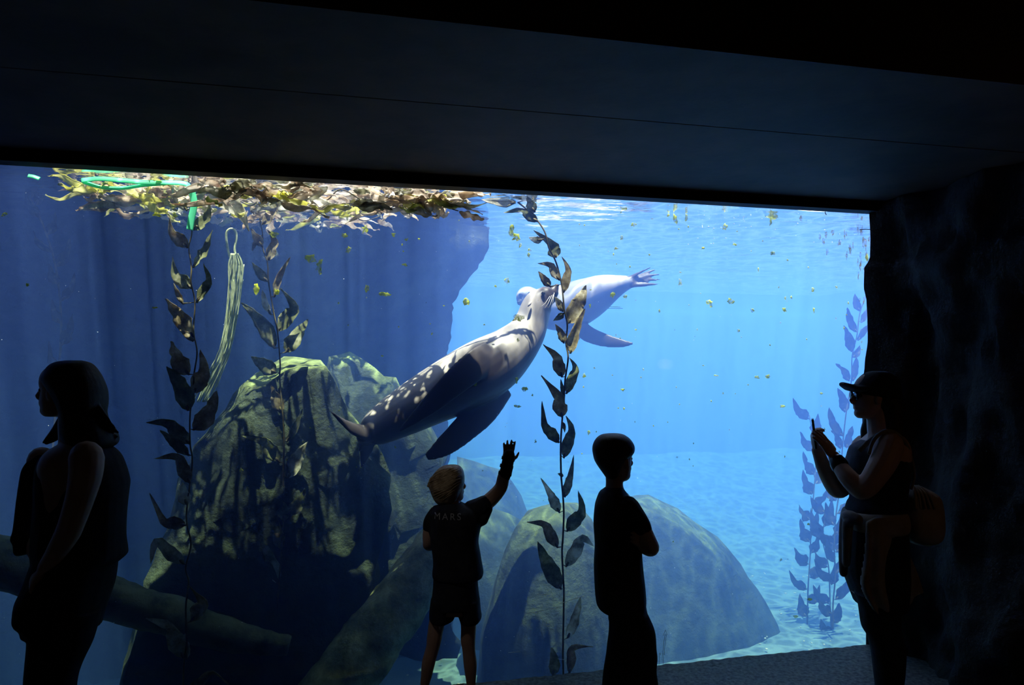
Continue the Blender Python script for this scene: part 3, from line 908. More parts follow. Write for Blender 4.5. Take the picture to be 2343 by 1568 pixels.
# floating canopy: bleached and yellow blades lying at the surface
rng = random.Random(77)
root = thing('kelp_canopy', WL(-4.4, 0.5, SURF - 0.05), 'mat of bleached and yellow kelp leaves floating at the surface, upper left', 'kelp')
for k in range(270):
    u = rng.random() ** 0.9
    px = 205 + 860 * u
    lower = 40 + 85 * sin(pi * min(1, max(0, (px - 205) / 800))) ** 0.8 if px < 960 else 34
    py = 390 + (px - 200) * 0.045 + lower * rng.random() ** 1.2
    z = SURF - 0.02 - 0.10 * rng.random() ** 2.2
    Y = (z - EYE) * F_PX / max(40, HORIZON - py)
    gy = glass_Y(px)
    Y = min(max(Y, gy + (0.30 if px < 460 else 0.10)), gy + 0.90)
    p = P(px, HORIZON - (z - EYE) * F_PX / Y, Y)
    an = rng.uniform(0, 2 * pi)
    L = rng.uniform(0.12, 0.30)
    dv = Vector((cos(an), sin(an) * 0.8, rng.uniform(-0.3, 0.16)))
    sd = Vector((-sin(an), cos(an), 0)) * rng.uniform(-0.3, 0.3)
    path = [p, p + dv * L * 0.35 + sd * L * 0.3, p + dv * L * 0.7 + sd * L * 0.2 + V((0, 0, rng.uniform(-0.03, 0.03))), p + dv * L]
    for q in path:
        q.z = min(q.z, SURF - 0.012)
        tt = (q - P0).dot(N)
        if tt < 0.09:
            q += N * (0.09 - tt)
    yellow = rng.random() < (0.5 if px < 520 else 0.12)
    mk = 'blade_yellow' if yellow else rng.choice(['blade_tan', 'blade_tan', 'blade_tan', 'blade_tan', 'blade_tan', 'blade_pale', 'blade_pale'])
    obj('blade', blade_bm(path, rng.uniform(0.012, 0.030), rng, 0.4, 12, 0.9, face=V((rng.uniform(-0.5, 0.5), -0.9, rng.uniform(-1.0, 0.1)))), M[mk], root)
for k in range(14):
    px = rng.uniform(430, 950)
    z = SURF - rng.uniform(0.02, 0.07)
    a = PT(px, 440, rng.uniform(0.2, 0.9)); a.z = z
    pts = [tuple(a)]
    for i in range(5):
        a = a + V((rng.uniform(0.05, 0.13), rng.uniform(-0.05, 0.06), 0)); a.z = z + rng.uniform(-0.04, 0.02)
        pts.append(tuple(a))
    bm = bmesh.new()
    tube(bm, [(*p, 0.0032) for p in catmull(pts, 5)], 6)
    obj('stem', bm, M['stipe'], root)
# the large pale leaf that hangs out of the mat, and the drifting leaf at the right
bm = blade_bm([PT(470, 436, 0.3), PT(515, 455, 0.3), PT(548, 485, 0.32), PT(571, 530, 0.34)], 0.052, rng, 0.12, 12, 0.25)
tag(obj('kelp_leaf', bm, M['blade_pale']), 'large pale kelp leaf hanging from the floating mat beside the green strap', 'leaf', 'loose kelp leaves')
bm = blade_bm([PT(1684, 468, 0.5), PT(1706, 472, 0.52), PT(1730, 474, 0.5), PT(1752, 472, 0.48)], 0.02, rng, 0.2, 12, 0.2)
tag(obj('kelp_leaf', bm, M['blade_yellow']), 'single yellow leaf drifting alone at the surface, upper right', 'leaf', 'loose kelp leaves')

# the bright green strap
m, nt, out = material('green_strap')
b = nd(nt, 'ShaderNodeBsdfPrincipled')
b.inputs['Base Color'].default_value = (0.16, 0.88, 0.50, 1)
b.inputs['Roughness'].default_value = 0.4
t_ = nd(nt, 'ShaderNodeBsdfTranslucent')
t_.inputs['Color'].default_value = (0.18, 0.92, 0.55, 1)
mx = nd(nt, 'ShaderNodeMixShader')
mx.inputs[0].default_value = 0.5
nt.links.new(b.outputs[0], mx.inputs[1])
nt.links.new(t_.outputs[0], mx.inputs[2])
nt.links.new(mx.outputs[0], out.inputs['Surface'])
M['strap'] = m
def ribbon(pts, w, th, side):
    bm = bmesh.new()
    q = [Vector(p) for p in catmull([tuple(p) for p in pts], 8)]
    blade_tube(bm, q, [w] * len(q), [th] * len(q), side, 8)
    return bm
strap = thing('strap', PT(437, 430, 0.12), 'bright green strap floating at the surface, one end hanging beside kelp', 'strap')
obj('floating_length', ribbon([PT(186, 413, 0.19), PT(225, 409, 0.19), PT(270, 412, 0.19), PT(330, 417, 0.19), PT(390, 418, 0.19), PT(425, 421, 0.19), PT(437, 434, 0.19)], 0.015, 0.003, V((0, 0.5, 0.9))), M['strap'], strap)
obj('floating_length', ribbon([PT(190, 416, 0.20), PT(235, 429, 0.21), PT(285, 430, 0.21), PT(330, 424, 0.20), PT(380, 420, 0.20)], 0.012, 0.003, V((0, 0.5, 0.9))), M['strap'], strap)
obj('hanging_end', ribbon([PT(436, 430, 0.20), PT(441, 446, 0.20), PT(444, 470, 0.20), PT(438, 500, 0.20), PT(434, 526, 0.20)], 0.017, 0.003, V((1, 0.3, 0))), M['strap'], strap)
obj('loose_end', ribbon([PT(510, 437, 0.2), PT(535, 436, 0.2), PT(568, 435, 0.2)], 0.006, 0.003, V((0, 0.5, 0.8))), M['strap'], strap)
obj('loose_end', ribbon([PT(64, 402, 0.14), PT(76, 404, 0.14), PT(90, 409, 0.14)], 0.012, 0.003, V((0, 0.6, 0.8))), M['strap'], strap)

# frayed rope hanging from a loop
M['fibre'] = mottled('pale_green_fibre', (0.28, 0.34, 0.16), (0.62, 0.70, 0.40), 30, 0.8, 0)
rope = thing('frayed_rope', PT(497, 838, 0.62), 'frayed mossy rope hanging from a loop between the two left kelp plants', 'rope')
cl = [(539, 580, 10), (541, 605, 17), (540, 640, 17), (537, 680, 15), (531, 727, 14), (522, 775, 14), (511, 815, 15), (496, 850, 17), (478, 885, 20), (462, 920, 22)]
bm = bmesh.new()
for k in range(46):
    f = rng.uniform(-1, 1)
    g = rng.uniform(-0.06, 0.06)
    n0, n1 = (0, len(cl)) if k % 3 else (rng.randint(0, 2), rng.randint(5, 9))
    pts = []
    for i in range(n0, n1):
        x, y, w = cl[i]
        pp = PT(x + w * f + rng.uniform(-2, 2), y, 0.60 + g + 0.03 * i / 3 * 0.3)
        pts.append((*pp, rng.uniform(0.0018, 0.0036)))
    tube(bm, catmull(pts, 4), 5)
obj('rope_fibres', bm, M['fibre'], rope, kind='stuff')
bm = bmesh.new()
tube(bm, catmull([(*PT(x, y, 0.6), 0.007) for x, y in [(530, 600), (521, 570), (518, 535), (527, 524), (538, 528), (541, 545), (537, 570), (540, 590)]], 6), 7)
obj('loop', bm, M['fibre'], rope)

# ------------------------------------------------------------------ what clings to the glass
def algae_mat(name, c1, c2, a):
    m, nt, out = material(name)
    tc = nd(nt, 'ShaderNodeTexCoord')
    n1 = nd(nt, 'ShaderNodeTexNoise', i_Scale=45.0, i_Detail=6.0)
    nt.links.new(tc.outputs['Object'], n1.inputs['Vector'])
    col = ramp(nt, n1.outputs['Fac'], [(0.35, c1), (0.65, c2)])
    t = nd(nt, 'ShaderNodeBsdfTranslucent')
    nt.links.new(col, t.inputs['Color'])
    d = nd(nt, 'ShaderNodeBsdfDiffuse')
    nt.links.new(col, d.inputs['Color'])
    x = nd(nt, 'ShaderNodeMixShader')
    nt.links.new(t.outputs[0], x.inputs[1])
    nt.links.new(d.outputs[0], x.inputs[2])
    tr = nd(nt, 'ShaderNodeBsdfTransparent')
    al = ramp(nt, n1.outputs['Fac'], [(0.40, (a * 0.35,) * 3), (0.58, (a,) * 3)])
    y = nd(nt, 'ShaderNodeMixShader')
    nt.links.new(al, y.inputs[0])
    nt.links.new(tr.outputs[0], y.inputs[1])
    nt.links.new(x.outputs[0], y.inputs[2])
    nt.links.new(y.outputs[0], out.inputs['Surface'])
    return m
M['algae'] = algae_mat('yellow_green_algae', (0.44, 0.52, 0.02), (0.66, 0.74, 0.05), 0.8)
M['algae_orange'] = algae_mat('orange_algae', (0.95, 0.60, 0.12), (0.95, 0.70, 0.22), 0.45)
M['scratch_and_glint'] = plain('white_scratch_and_glint', (0.8, 0.85, 0.9), 0.6)
def patch(px, py, rx, ry, mat, name='algae_patch', t=0.064):
    bm = bmesh.new()
    n = 14
    ph = rng.random() * 20
    ring = []
    c = PT(px, py, t)
    for k in range(n):
        a = 2 * pi * k / n
        r = 0.72 + 0.55 * noise.noise(Vector((cos(a) * 1.6 + ph, sin(a) * 1.6, ph)))+ rng.uniform(-0.14, 0.14)
        ring.append(PT(px + rx * r * cos(a), py + ry * r * sin(a), t))
    top = [bm.verts.new(p) for p in ring]
    bot = [bm.verts.new(p + N * 0.0012) for p in ring]
    c0, c1 = bm.verts.new(c), bm.verts.new(c + N * 0.0016)
    for k in range(n):
        j = (k + 1) % n
        bm.faces.new((c0, top[k], top[j]))
        bm.faces.new((c1, bot[j], bot[k]))
        bm.faces.new((top[k], bot[k], bot[j], top[j]))
    obj(name, bm, mat, window, True)
spots = [(712, 592, 13, 12), (731, 610, 11, 16), (797, 573, 7, 10), (840, 661, 6, 9), (882, 674, 13, 6), (926, 606, 6, 3), (1068, 690, 9, 9), (1160, 643, 7, 7), (1134, 655, 4, 3), (1170, 530, 9, 18), (1182, 545, 12, 10), (1190, 562, 5, 7),
         (1186, 729, 12, 9), (1212, 572, 4, 4), (1209, 584, 4, 6), (1202, 890, 7, 6), (1337, 860, 6, 5), (1218, 905, 3, 3), (1185, 930, 8, 4), (1762, 490, 18, 14), (1763, 510, 4, 8), (1659, 520, 7, 10), (1681, 559, 5, 4), (1608, 568, 5, 3),
         (1768, 580, 6, 5), (1802, 596, 3, 3), (1624, 694, 10, 9), (1671, 690, 8, 9), (1722, 710, 6, 5), (1795, 709, 5, 7), (1758, 861, 7, 6), (1731, 863, 8, 5), (1545, 500, 6, 13), (1570, 497, 4, 11), (1529, 493, 4, 4), (1481, 458, 4, 3),
         (1423, 545, 5, 6), (1409, 569, 7, 4), (1422, 473, 5, 4), (1430, 477, 8, 5), (1450, 515, 6, 5), (1584, 460, 5, 4), (1482, 470, 4, 3), (1557, 648, 5, 10), (1509, 712, 3, 5), (1860, 664, 5, 6), (1862, 710, 3, 8), (1735, 618, 2, 6),
         (1690, 757, 4, 5), (1762, 790, 2, 3), (1914, 657, 4, 4), (1797, 682, 3, 4), (1811, 681, 3, 4), (1983, 590, 4, 8), (1402, 675, 7, 9), (1430, 678, 6, 5), (1790, 930, 7, 4), (400, 495, 8, 12), (360, 491, 10, 6), (64, 652, 4, 5),
         (585, 660, 9, 14), (633, 667, 8, 7), (353, 704, 8, 3), (10, 491, 8, 5), (625, 535, 13, 8), (1030, 448, 8, 8), (950, 475, 7, 12), (900, 537, 6, 6), (835, 525, 10, 12), (1086, 878, 8, 5), (1040, 851, 7, 4), (1182, 870, 4, 8),
         (1315, 735, 10, 5), (1350, 700, 3, 5), (1185, 778, 4, 5), (1348, 990, 3, 6), (1225, 1010, 3, 5), (551, 1077, 6, 5), (930, 548, 4, 4), (787, 539, 8, 6), (1455, 755, 4, 2), (1640, 860, 5, 3), (1425, 892, 5, 4), (1880, 900, 4, 3), (1540, 1240, 2, 2),
         (1853, 1372, 6, 4), (1787, 1282, 4, 4), (1850, 1200, 3, 3), (1820, 1412, 6, 4)]
def clump(bm, px, py, rx, ry, tt):
    """a ragged little tuft of algae: a crumpled disc with thickness, drifting"""
    c = PT(px, py, tt)
    Y = c.y
    n = 12
    ph = rng.random() * 30
    sx, sz = rx / F_PX * Y, ry / F_PX * Y
    rings = []
    for lay in (-1, 0, 1):
        ring = []
        for k in range(n):
            a = 2 * pi * k / n
            r = (0.72 + 0.6 * noise.noise(Vector((cos(a) * 1.6 + ph, sin(a) * 1.6, ph))) + rng.uniform(-0.14, 0.14)) * (0.62 if lay else 1.0)
            ring.append(bm.verts.new(c + Vector((cos(a) * sx * r, lay * 0.22 * sx + rng.uniform(-0.3, 0.3) * sx, sin(a) * sz * r))))
        rings.append(ring)
    for u in range(2):
        for k in range(n):
            j = (k + 1) % n
            bm.faces.new((rings[u][k], rings[u][j], rings[u + 1][j], rings[u + 1][k]))
    bm.faces.new(rings[0][::-1])
    bm.faces.new(rings[2])
named = {(712, 592): 'upper of two yellow algae tufts in dark water over the peaked boulder', (731, 610): 'lower, larger of two yellow algae tufts over the peaked boulder',
         (1186, 729): "yellow algae tuft drifting across the large sea lion's throat", (1762, 490): 'large yellow-green algae tuft just under the surface, upper right corner',
         (1170, 530): 'long green algae tuft left of the middle kelp, near the surface', (1624, 694): 'round yellow-green algae tuft in bright water right of the pale sea lion'}
bm = bmesh.new()
for x, y, a, b_ in spots:
    tt = rng.uniform(0.30, 0.36) if y < 900 else rng.uniform(0.4, 0.46)
    if x < 420 or 1140 < x < 1300:
        tt = 0.12 if x < 420 else rng.uniform(0.19, 0.215)
    if (x, y) in named:
        b1 = bmesh.new()
        clump(b1, x, y, a * 1.2, b_ * 1.2, 0.215 if x in (1186, 1170) else 0.31)
        tag(obj('algae_tuft', b1, M['algae'], None, True), named[(x, y)], 'algae', 'drifting algae tufts')
    else:
        clump(bm, x, y, a * 1.2, b_ * 1.2, tt)
for k in range(95):
    clump(bm, rng.uniform(1310, 1975) if k % 4 else rng.uniform(700, 1130), rng.uniform(480, 1080), rng.uniform(1.5, 3.6), rng.uniform(1.5, 4.0), rng.uniform(0.3, 0.45))
tag(obj('algae_flecks', bm, M['algae'], None, True), 'small yellow-green algae flecks drifting all through the water', 'algae', None, 'stuff')
for k in range(34):
    x = 1990 - abs(rng.gauss(0, 24))
    patch(x, rng.uniform(490, 690), rng.uniform(1.5, 3.8), rng.uniform(6, 15), M['algae_orange'], 'algae_streak')
for x, y in [(1905, 533), (1890, 538), (1876, 543), (1885, 552), (1920, 555), (1833, 500), (1944, 565), (1893, 575)]:
    patch(x, y, 4.5, 9, M['algae_orange'], 'algae_streak')
def stroke(pts, r, mat, name):
    bm = bmesh.new()
    tube(bm, catmull([(*PT(x, y, 0.058), r) for x, y in pts], 4), 5)
    obj(name, bm, mat, window, True)
for pts in ([(1518, 1520), (1517, 1490), (1522, 1450)], [(1523, 1442), (1517, 1455)], [(1523, 1442), (1526, 1452)], [(1525, 1452), (1521, 1480), (1520, 1500)], [(1508, 1525), (1509, 1495), (1512, 1500)], [(1200, 1405), (1240, 1398), (1285, 1388)],
            [(1280, 1382), (1310, 1372), (1336, 1364)], [(1230, 1360), (1262, 1362)], [(1246, 1434), (1258, 1432)], [(1276, 1508), (1296, 1511)], [(1163, 1494), (1190, 1492)], [(1390, 706), (1425, 706)], [(1395, 702), (1420, 703)]):  # the last two strokes paint a reflection on the glass
    stroke(pts, 0.0011, M['scratch_and_glint'], 'scratch_and_glint')
for pts in ([(1766, 474), (1775, 476), (1790, 472)], [(1782, 478), (1800, 472), (1810, 468)], [(1830, 470), (1826, 478)], [(1893, 478), (1888, 486), (1891, 492)], [(1930, 476), (1942, 479), (1935, 475)], [(1967, 526), (1980, 525), (1997, 526)], [(1845, 470), (1858, 472)]):
    stroke(pts, 0.0024, M['frame_black'], 'sealant_scrap')

# bubbles, drifting flecks, pebbles
M['bubble'] = plain('silver_bubble', (0.9, 0.93, 0.95), 0.15, 0.8)
M['pebble'] = mottled('pale_pebble', (0.35, 0.36, 0.32), (0.75, 0.74, 0.68), 30, 0.6, 0)
bm = bmesh.new()
for k in range(120):
    x, y = rng.gauss(1690, 45), 478 + abs(rng.gauss(0, 22))
    if k > 70:
        x, y = rng.uniform(1560, 1985), rng.uniform(482, 560)
    p = PT(min(x, 1985), y, rng.uniform(0.2, 0.7))
    bmesh.ops.create_icosphere(bm, subdivisions=1, radius=rng.uniform(0.0015, 0.0042), matrix=Matrix.Translation(p))
o = obj('bubbles', bm, M['bubble'], kind='stuff')
tag(o, 'silvery bubbles under the water surface at the upper right', 'bubbles', None, 'stuff')
bm = bmesh.new()
for k in range(260):
    p = PT(rng.uniform(0, 1980), rng.uniform(430, 1500), rng.uniform(0.1, 0.9))
    bmesh.ops.create_icosphere(bm, subdivisions=1, radius=rng.uniform(0.001, 0.0024), matrix=Matrix.Translation(p))
o = obj('drifting_flecks', bm, M['bubble'], kind='stuff')
tag(o, 'tiny pale flecks drifting in the water', 'flecks', None, 'stuff')
bm = bmesh.new()
for k in range(700):
    s_, t_v = rng.uniform(-4.2, 2.5), 0.15 + 3.6 * rng.random() ** 1.5
    z = -0.62 + 0.075 * max(0, t_v - 1.2) + 0.05 * noise.noise(Vector((s_, t_v, 0)))
    bmesh.ops.create_icosphere(bm, subdivisions=1, radius=1, matrix=Matrix.Translation(WL(s_, t_v, z + 0.004)) @ Matrix.Rotation(rng.random() * 6, 4, 'Z') @ Matrix.Diagonal((rng.uniform(0.007, 0.02), rng.uniform(0.006, 0.013), 0.007, 1)))
o = obj('pebbles', bm, M['pebble'], kind='stuff')
tag(o, 'pale pebbles and shell bits strewn on the tank floor', 'pebbles', None, 'stuff')

# ------------------------------------------------------------------ people
M['skin'] = mottled('skin', (0.42, 0.27, 0.20), (0.50, 0.33, 0.25), 8, 0.55, 0)
M['hair_dark'] = mottled('dark_brown_hair', (0.012, 0.009, 0.007), (0.035, 0.025, 0.018), 40, 0.6, 0.6, 60, dist=0.004)
M['hair_blond'] = mottled('dark_blond_hair', (0.20, 0.14, 0.08), (0.46, 0.36, 0.23), 30, 0.5, 0.8, 45, dist=0.006)
M['black_cloth'] = mottled('black_cloth', (0.010, 0.010, 0.012), (0.022, 0.022, 0.025), 20, 0.9, 0.4, 90, dist=0.003)
M['navy_cloth'] = mottled('dark_navy_cloth', (0.012, 0.014, 0.022), (0.025, 0.028, 0.042), 20, 0.9, 0.4, 90, dist=0.003)
M['grey_cloth'] = mottled('grey_cloth', (0.16, 0.15, 0.14), (0.24, 0.22, 0.21), 14, 0.9, 0.4, 80, dist=0.004)
M['tan_cloth'] = mottled('tan_cloth', (0.30, 0.25, 0.20), (0.40, 0.34, 0.27), 14, 0.9, 0.4, 80, dist=0.004)
M['shoe'] = plain('dark_shoe', (0.02, 0.02, 0.022), 0.6)
M['white_print'] = plain('grey_white_print', (0.28, 0.29, 0.32), 0.7)
M['phone'] = plain('black_phone', (0.01, 0.01, 0.012), 0.25)
M['brace'] = mottled('black_wrist_brace_fabric', (0.008, 0.008, 0.010), (0.02, 0.02, 0.024), 60, 0.85, 0.4, 120, dist=0.003)

def loft(bm, rows, Y0, seg=28, sub=5, power=2.3, wob=0.0, seed=0):
    """horizontal sections: (photo row, left, right, half depth in m, forward shift in m)"""
    rows = [r if len(r) > 4 else (*r, 0.0) for r in rows]
    q = catmull(rows, sub)
    rings = []
    for y, xl, xr, hd, dy in q:
        z = P(0, y, Y0 + dy).z
        a, b = P(xl, y, Y0 + dy).x, P(xr, y, Y0 + dy).x
        cx, hx = (a + b) / 2, (b - a) / 2
        ring = []
        for k in range(seg):
            an = 2 * pi * k / seg
            c, s_ = cos(an), sin(an)
            ex = 2 / power
            x = hx * math.copysign(abs(c) ** ex, c)
            yy = hd * math.copysign(abs(s_) ** ex, s_)
            f = 1 + wob * noise.noise(Vector((c * 2.2 + seed, s_ * 2.2, z * 5)))
            ring.append(bm.verts.new((cx + x * (1 + (f - 1) * 0.4), Y0 + dy + yy * f, z)))
        rings.append(ring)
    for i in range(len(rings) - 1):
        for k in range(seg):
            bm.faces.new((rings[i][k], rings[i + 1][k], rings[i + 1][(k + 1) % seg], rings[i][(k + 1) % seg]))
    bm.faces.new(rings[0])
    bm.faces.new(rings[-1][::-1])

def limb(bm, joints, seg=14):                       # joints: (px, py, Y, radius in px)
    pts = catmull([(*P(x, y, Y), r / F_PX * Y) for x, y, Y, r in joints], 5)
    tube(bm, pts, seg)
    for k in (0, -1):
        ellipsoid(bm, Vector(pts[k][:3]), pts[k][3] * 0.98, pts[k][3] * 0.98, pts[k][3] * 0.98, seg=12)

def hand(bm, wrist, fwd, palm, size, thumb_side, curl=0.3, spread=0.12):
    """palm with five bent fingers: fwd along the hand, palm = direction the palm faces, size = hand length"""
    f = fwd.normalized()
    n = (palm - f * palm.dot(f)).normalized()
    s_ = f.cross(n).normalized() * thumb_side
    k = size
    c = wrist + f * 0.26 * k
    rot = Matrix((s_, f, n)).transposed()
    ellipsoid(bm, c, 0.235 * k, 0.31 * k, 0.10 * k, rot, 14)
    ellipsoid(bm, wrist + f * 0.40 * k, 0.225 * k, 0.13 * k, 0.085 * k, rot, 14)
    for i, (off, ln) in enumerate(((0.165, 0.42), (0.06, 0.47), (-0.05, 0.44), (-0.155, 0.34))):
        p = wrist + f * (0.47 * k) + s_ * (off * k)
        d = (f + s_ * (off * spread * 5)).normalized()
        pts = [(*(p - d * 0.1 * k), 0.062 * k)]
        ang = 0.0
        for j, seg_l in enumerate((0.45, 0.31, 0.24)):
            ang += curl * (0.55, 0.9, 0.7)[j]
            dd = d * cos(ang) + n * sin(ang)
            pts.append((*p, (0.062, 0.056, 0.050)[j] * k))
            p = p + dd * (ln * seg_l * k)
        pts.append((*p, 0.040 * k))
        tube(bm, pts, 9)
        ellipsoid(bm, p, 0.040 * k, 0.040 * k, 0.040 * k, seg=8)
    p = wrist + f * 0.14 * k + s_ * 0.17 * k
    d = (f * 0.62 + s_ * 0.70 + n * 0.30).normalized()
    q = p + d * 0.22 * k
    d2 = (f * 0.85 + s_ * 0.32 + n * (0.25 + curl * 0.4)).normalized()
    e = q + d2 * 0.20 * k
    tube(bm, [(*p, 0.085 * k), (*q, 0.062 * k), (*e, 0.045 * k)], 9)
    ellipsoid(bm, e, 0.045 * k, 0.045 * k, 0.045 * k, seg=8)

HEAD = [(0.00, -0.26, -0.02, 0.10), (0.05, -0.325, 0.10, 0.17), (0.12, -0.345, 0.20, 0.225), (0.17, -0.328, 0.25, 0.245), (0.205, -0.345, 0.28, 0.255), (0.235, -0.332, 0.30, 0.265), (0.265, -0.355, 0.32, 0.275), (0.31, -0.345, 0.345, 0.285),
        (0.40, -0.34, 0.39, 0.30), (0.50, -0.335, 0.425, 0.31), (0.56, -0.358, 0.44, 0.32), (0.65, -0.362, 0.455, 0.33), (0.75, -0.345, 0.445, 0.33), (0.85, -0.285, 0.39, 0.30), (0.93, -0.19, 0.29, 0.225), (0.98, -0.08, 0.17, 0.13), (1.0, 0.0, 0.09, 0.05)]
def head(bm, chin, up, face, h):
    """a head with brow, nose, lips, chin and ears; chin = point under the head's middle at chin height, face = where it looks"""
    u = up.normalized()
    f = (face - u * face.dot(u)).normalized()
    w = u.cross(f)
    def L(x, y, z):
        return chin + (f * (-x) + w * y + u * z) * h
    rings = []
    for z, a, b, hw in catmull(HEAD, 3):
        cx, rx = (a + b) / 2, (b - a) / 2
        ring = []
        for k in range(26):
            an = 2 * pi * k / 26
            c, s_ = cos(an), sin(an)
            nar = 1 - 0.22 * max(0, -c) ** 2
            ring.append(bm.verts.new(L(cx + rx * c, hw * nar * s_, z)))
        rings.append(ring)
    for i in range(len(rings) - 1):
        for k in range(26):
            bm.faces.new((rings[i][k], rings[i][(k + 1) % 26], rings[i + 1][(k + 1) % 26], rings[i + 1][k]))
    bm.faces.new(rings[0][::-1])
    bm.faces.new(rings[-1])
    tube(bm, [(*L(-0.325, 0, 0.54), 0.030 * h), (*L(-0.375, 0, 0.45), 0.036 * h), (*L(-0.425, 0, 0.375), 0.042 * h), (*L(-0.405, 0, 0.345), 0.036 * h), (*L(-0.34, 0, 0.325), 0.05 * h)], 10)
    for sd in (1, -1):
        ellipsoid(bm, L(-0.385, 0.045 * sd, 0.355), 0.034 * h, 0.034 * h, 0.03 * h, seg=8)
        rot = Matrix((f, w, u)).transposed()
        ellipsoid(bm, L(0.04, 0.325 * sd, 0.43), 0.075 * h, 0.03 * h, 0.125 * h, rot, 12)
    rot = Matrix((w, f, u)).transposed()
    ellipsoid(bm, L(-0.335, 0, 0.262), 0.10 * h, 0.032 * h, 0.018 * h, rot, 10)
    ellipsoid(bm, L(-0.33, 0, 0.212), 0.09 * h, 0.032 * h, 0.022 * h, rot, 10)
    return L

def eyes(L, h, parent):
    for sd in (1, -1):
        bm = bmesh.new()
        ellipsoid(bm, L(-0.258, 0.13 * sd, 0.495), 0.046 * h, 0.046 * h, 0.046 * h, seg=12)
        obj('eye', bm, M['eye'], parent)

def fused(name, bm, mat, parent, voxel=0.006, smooth=3):
    return mesh_obj(name, fuse(bm, voxel, smooth, 0.45), mat, parent)

def foot(bm, x, Y, d, ln=0.25, z=0.0):
    dd = Vector(d).normalized()
    a = Vector((x, Y, z))
    tube(bm, [(*(a - dd * 0.05 + V((0, 0, 0.045))), 0.042), (*(a + V((0, 0, 0.05))), 0.048), (*(a + dd * ln * 0.45 + V((0, 0, 0.04))), 0.042), (*(a + dd * ln * 0.75 + V((0, 0, 0.032))), 0.032)], 12)

UP = V((0, 0, 1))
# --- woman facing left -------------------------------------------------
Y1 = 3.1
px1 = Y1 / F_PX
p1 = thing('person', V((P(118, 0, Y1).x, Y1, 0)), 'woman with shoulder-length hair seen in profile facing left, at the left edge', 'person', 'visitors at the window')
bm = bmesh.new()
Lh = head(bm, P(134, 954, Y1), V((0.02, 0, 1)), V((-1, 0.06, 0)), 123 * px1)
limb(bm, [(172, 925, Y1, 33), (168, 965, Y1, 32), (172, 1000, Y1, 35), (180, 1035, Y1, 44)])
loft(bm, [(1012, 150, 232, 0.09), (1030, 125, 245, 0.15), (1060, 112, 262, 0.185), (1100, 110, 266, 0.17), (1180, 105, 262, 0.15), (1240, 105, 258, 0.145), (1300, 92, 244, 0.17), (1370, 82, 228, 0.17)], Y1)
limb(bm, [(198, 1046, Y1 - 0.17, 38), (196, 1085, Y1 - 0.20, 36), (183, 1140, Y1 - 0.22, 31), (163, 1200, Y1 - 0.22, 28), (152, 1225, Y1 - 0.21, 27), (128, 1265, Y1 - 0.18, 22), (102, 1300, Y1 - 0.16, 16)])
hand(bm, P(101, 1298, Y1 - 0.16), V((-0.62, 0, -0.78)), V((0.5, 0.5, -0.4)), 0.155, -1, 0.75)
limb(bm, [(95, 1052, Y1 + 0.17, 30), (84, 1130, Y1 + 0.19, 26), (70, 1215, Y1 + 0.19, 24), (84, 1262, Y1 + 0.15, 20), (100, 1300, Y1 + 0.10, 16)])
hand(bm, P(98, 1298, Y1 + 0.10), V((0.4, -0.1, -0.8)), V((0, -1, 0)), 0.155, 1, 0.5)
limb(bm, [(150, 1380, Y1 - 0.09, 34), (118, 1580, Y1 - 0.09, 26), (112, 1770, Y1 - 0.09, 20), (112, 1800, Y1 - 0.09, 18)])
limb(bm, [(150, 1380, Y1 + 0.09, 34), (118, 1580, Y1 + 0.09, 26), (128, 1770, Y1 + 0.09, 20), (128, 1800, Y1 + 0.09, 18)])
body = fused('body', bm, M['skin'], p1, 0.0052)
eyes(Lh, 123 * px1, body)
bm = bmesh.new()
loft(bm, [(825, 150, 186, 0.02), (829, 131, 200, 0.055), (838, 118, 211, 0.08), (855, 109, 222, 0.098), (872, 107, 230, 0.108), (896, 124, 237, 0.112), (924, 141, 236, 0.112), (945, 150, 233, 0.108), (966, 150, 240, 0.11), (989, 152, 256, 0.118), (1008, 158, 262, 0.115), (1020, 178, 256, 0.10), (1026, 195, 245, 0.07)], Y1, wob=0.05)
for k, (a, b) in enumerate([((228, 940), (252, 966)), ((236, 960), (262, 978)), ((240, 972), (270, 990)), ((244, 990), (269, 1000)), ((240, 1000), (266, 1012)), ((232, 1006), (255, 1022))]):
    limb(bm, [(a[0] - 16, a[1] - 14, Y1 - 0.03 + 0.014 * k, 10), (a[0], a[1], Y1 - 0.03 + 0.014 * k, 9), (b[0], b[1], Y1 - 0.02 + 0.01 * k, 3)])
limb(bm, [(150, 955, Y1 + 0.07, 14), (132, 985, Y1 + 0.08, 13), (114, 1003, Y1 + 0.08, 9), (99, 1013, Y1 + 0.08, 3)])
limb(bm, [(150, 965, Y1 + 0.07, 12), (130, 998, Y1 + 0.08, 9), (106, 1016, Y1 + 0.08, 3)])
fused('hair', bm, M['hair_dark'], p1, 0.005, 2)
bm = bmesh.new()
loft(bm, [(1012, 172, 232, 0.05), (1022, 146, 246, 0.10), (1043, 110, 263, 0.15), (1077, 100, 276, 0.165), (1100, 97, 283, 0.165), (1113, 95, 284, 0.165), (1150, 94, 281, 0.16), (1199, 90, 278, 0.16), (1235, 89, 276, 0.165), (1262, 90, 277, 0.175), (1277, 92, 275, 0.18), (1292, 90, 258, 0.18)], Y1, wob=0.06, seed=2)
fused('blouse', bm, M['black_cloth'], p1, 0.006, 2)
bm = bmesh.new()
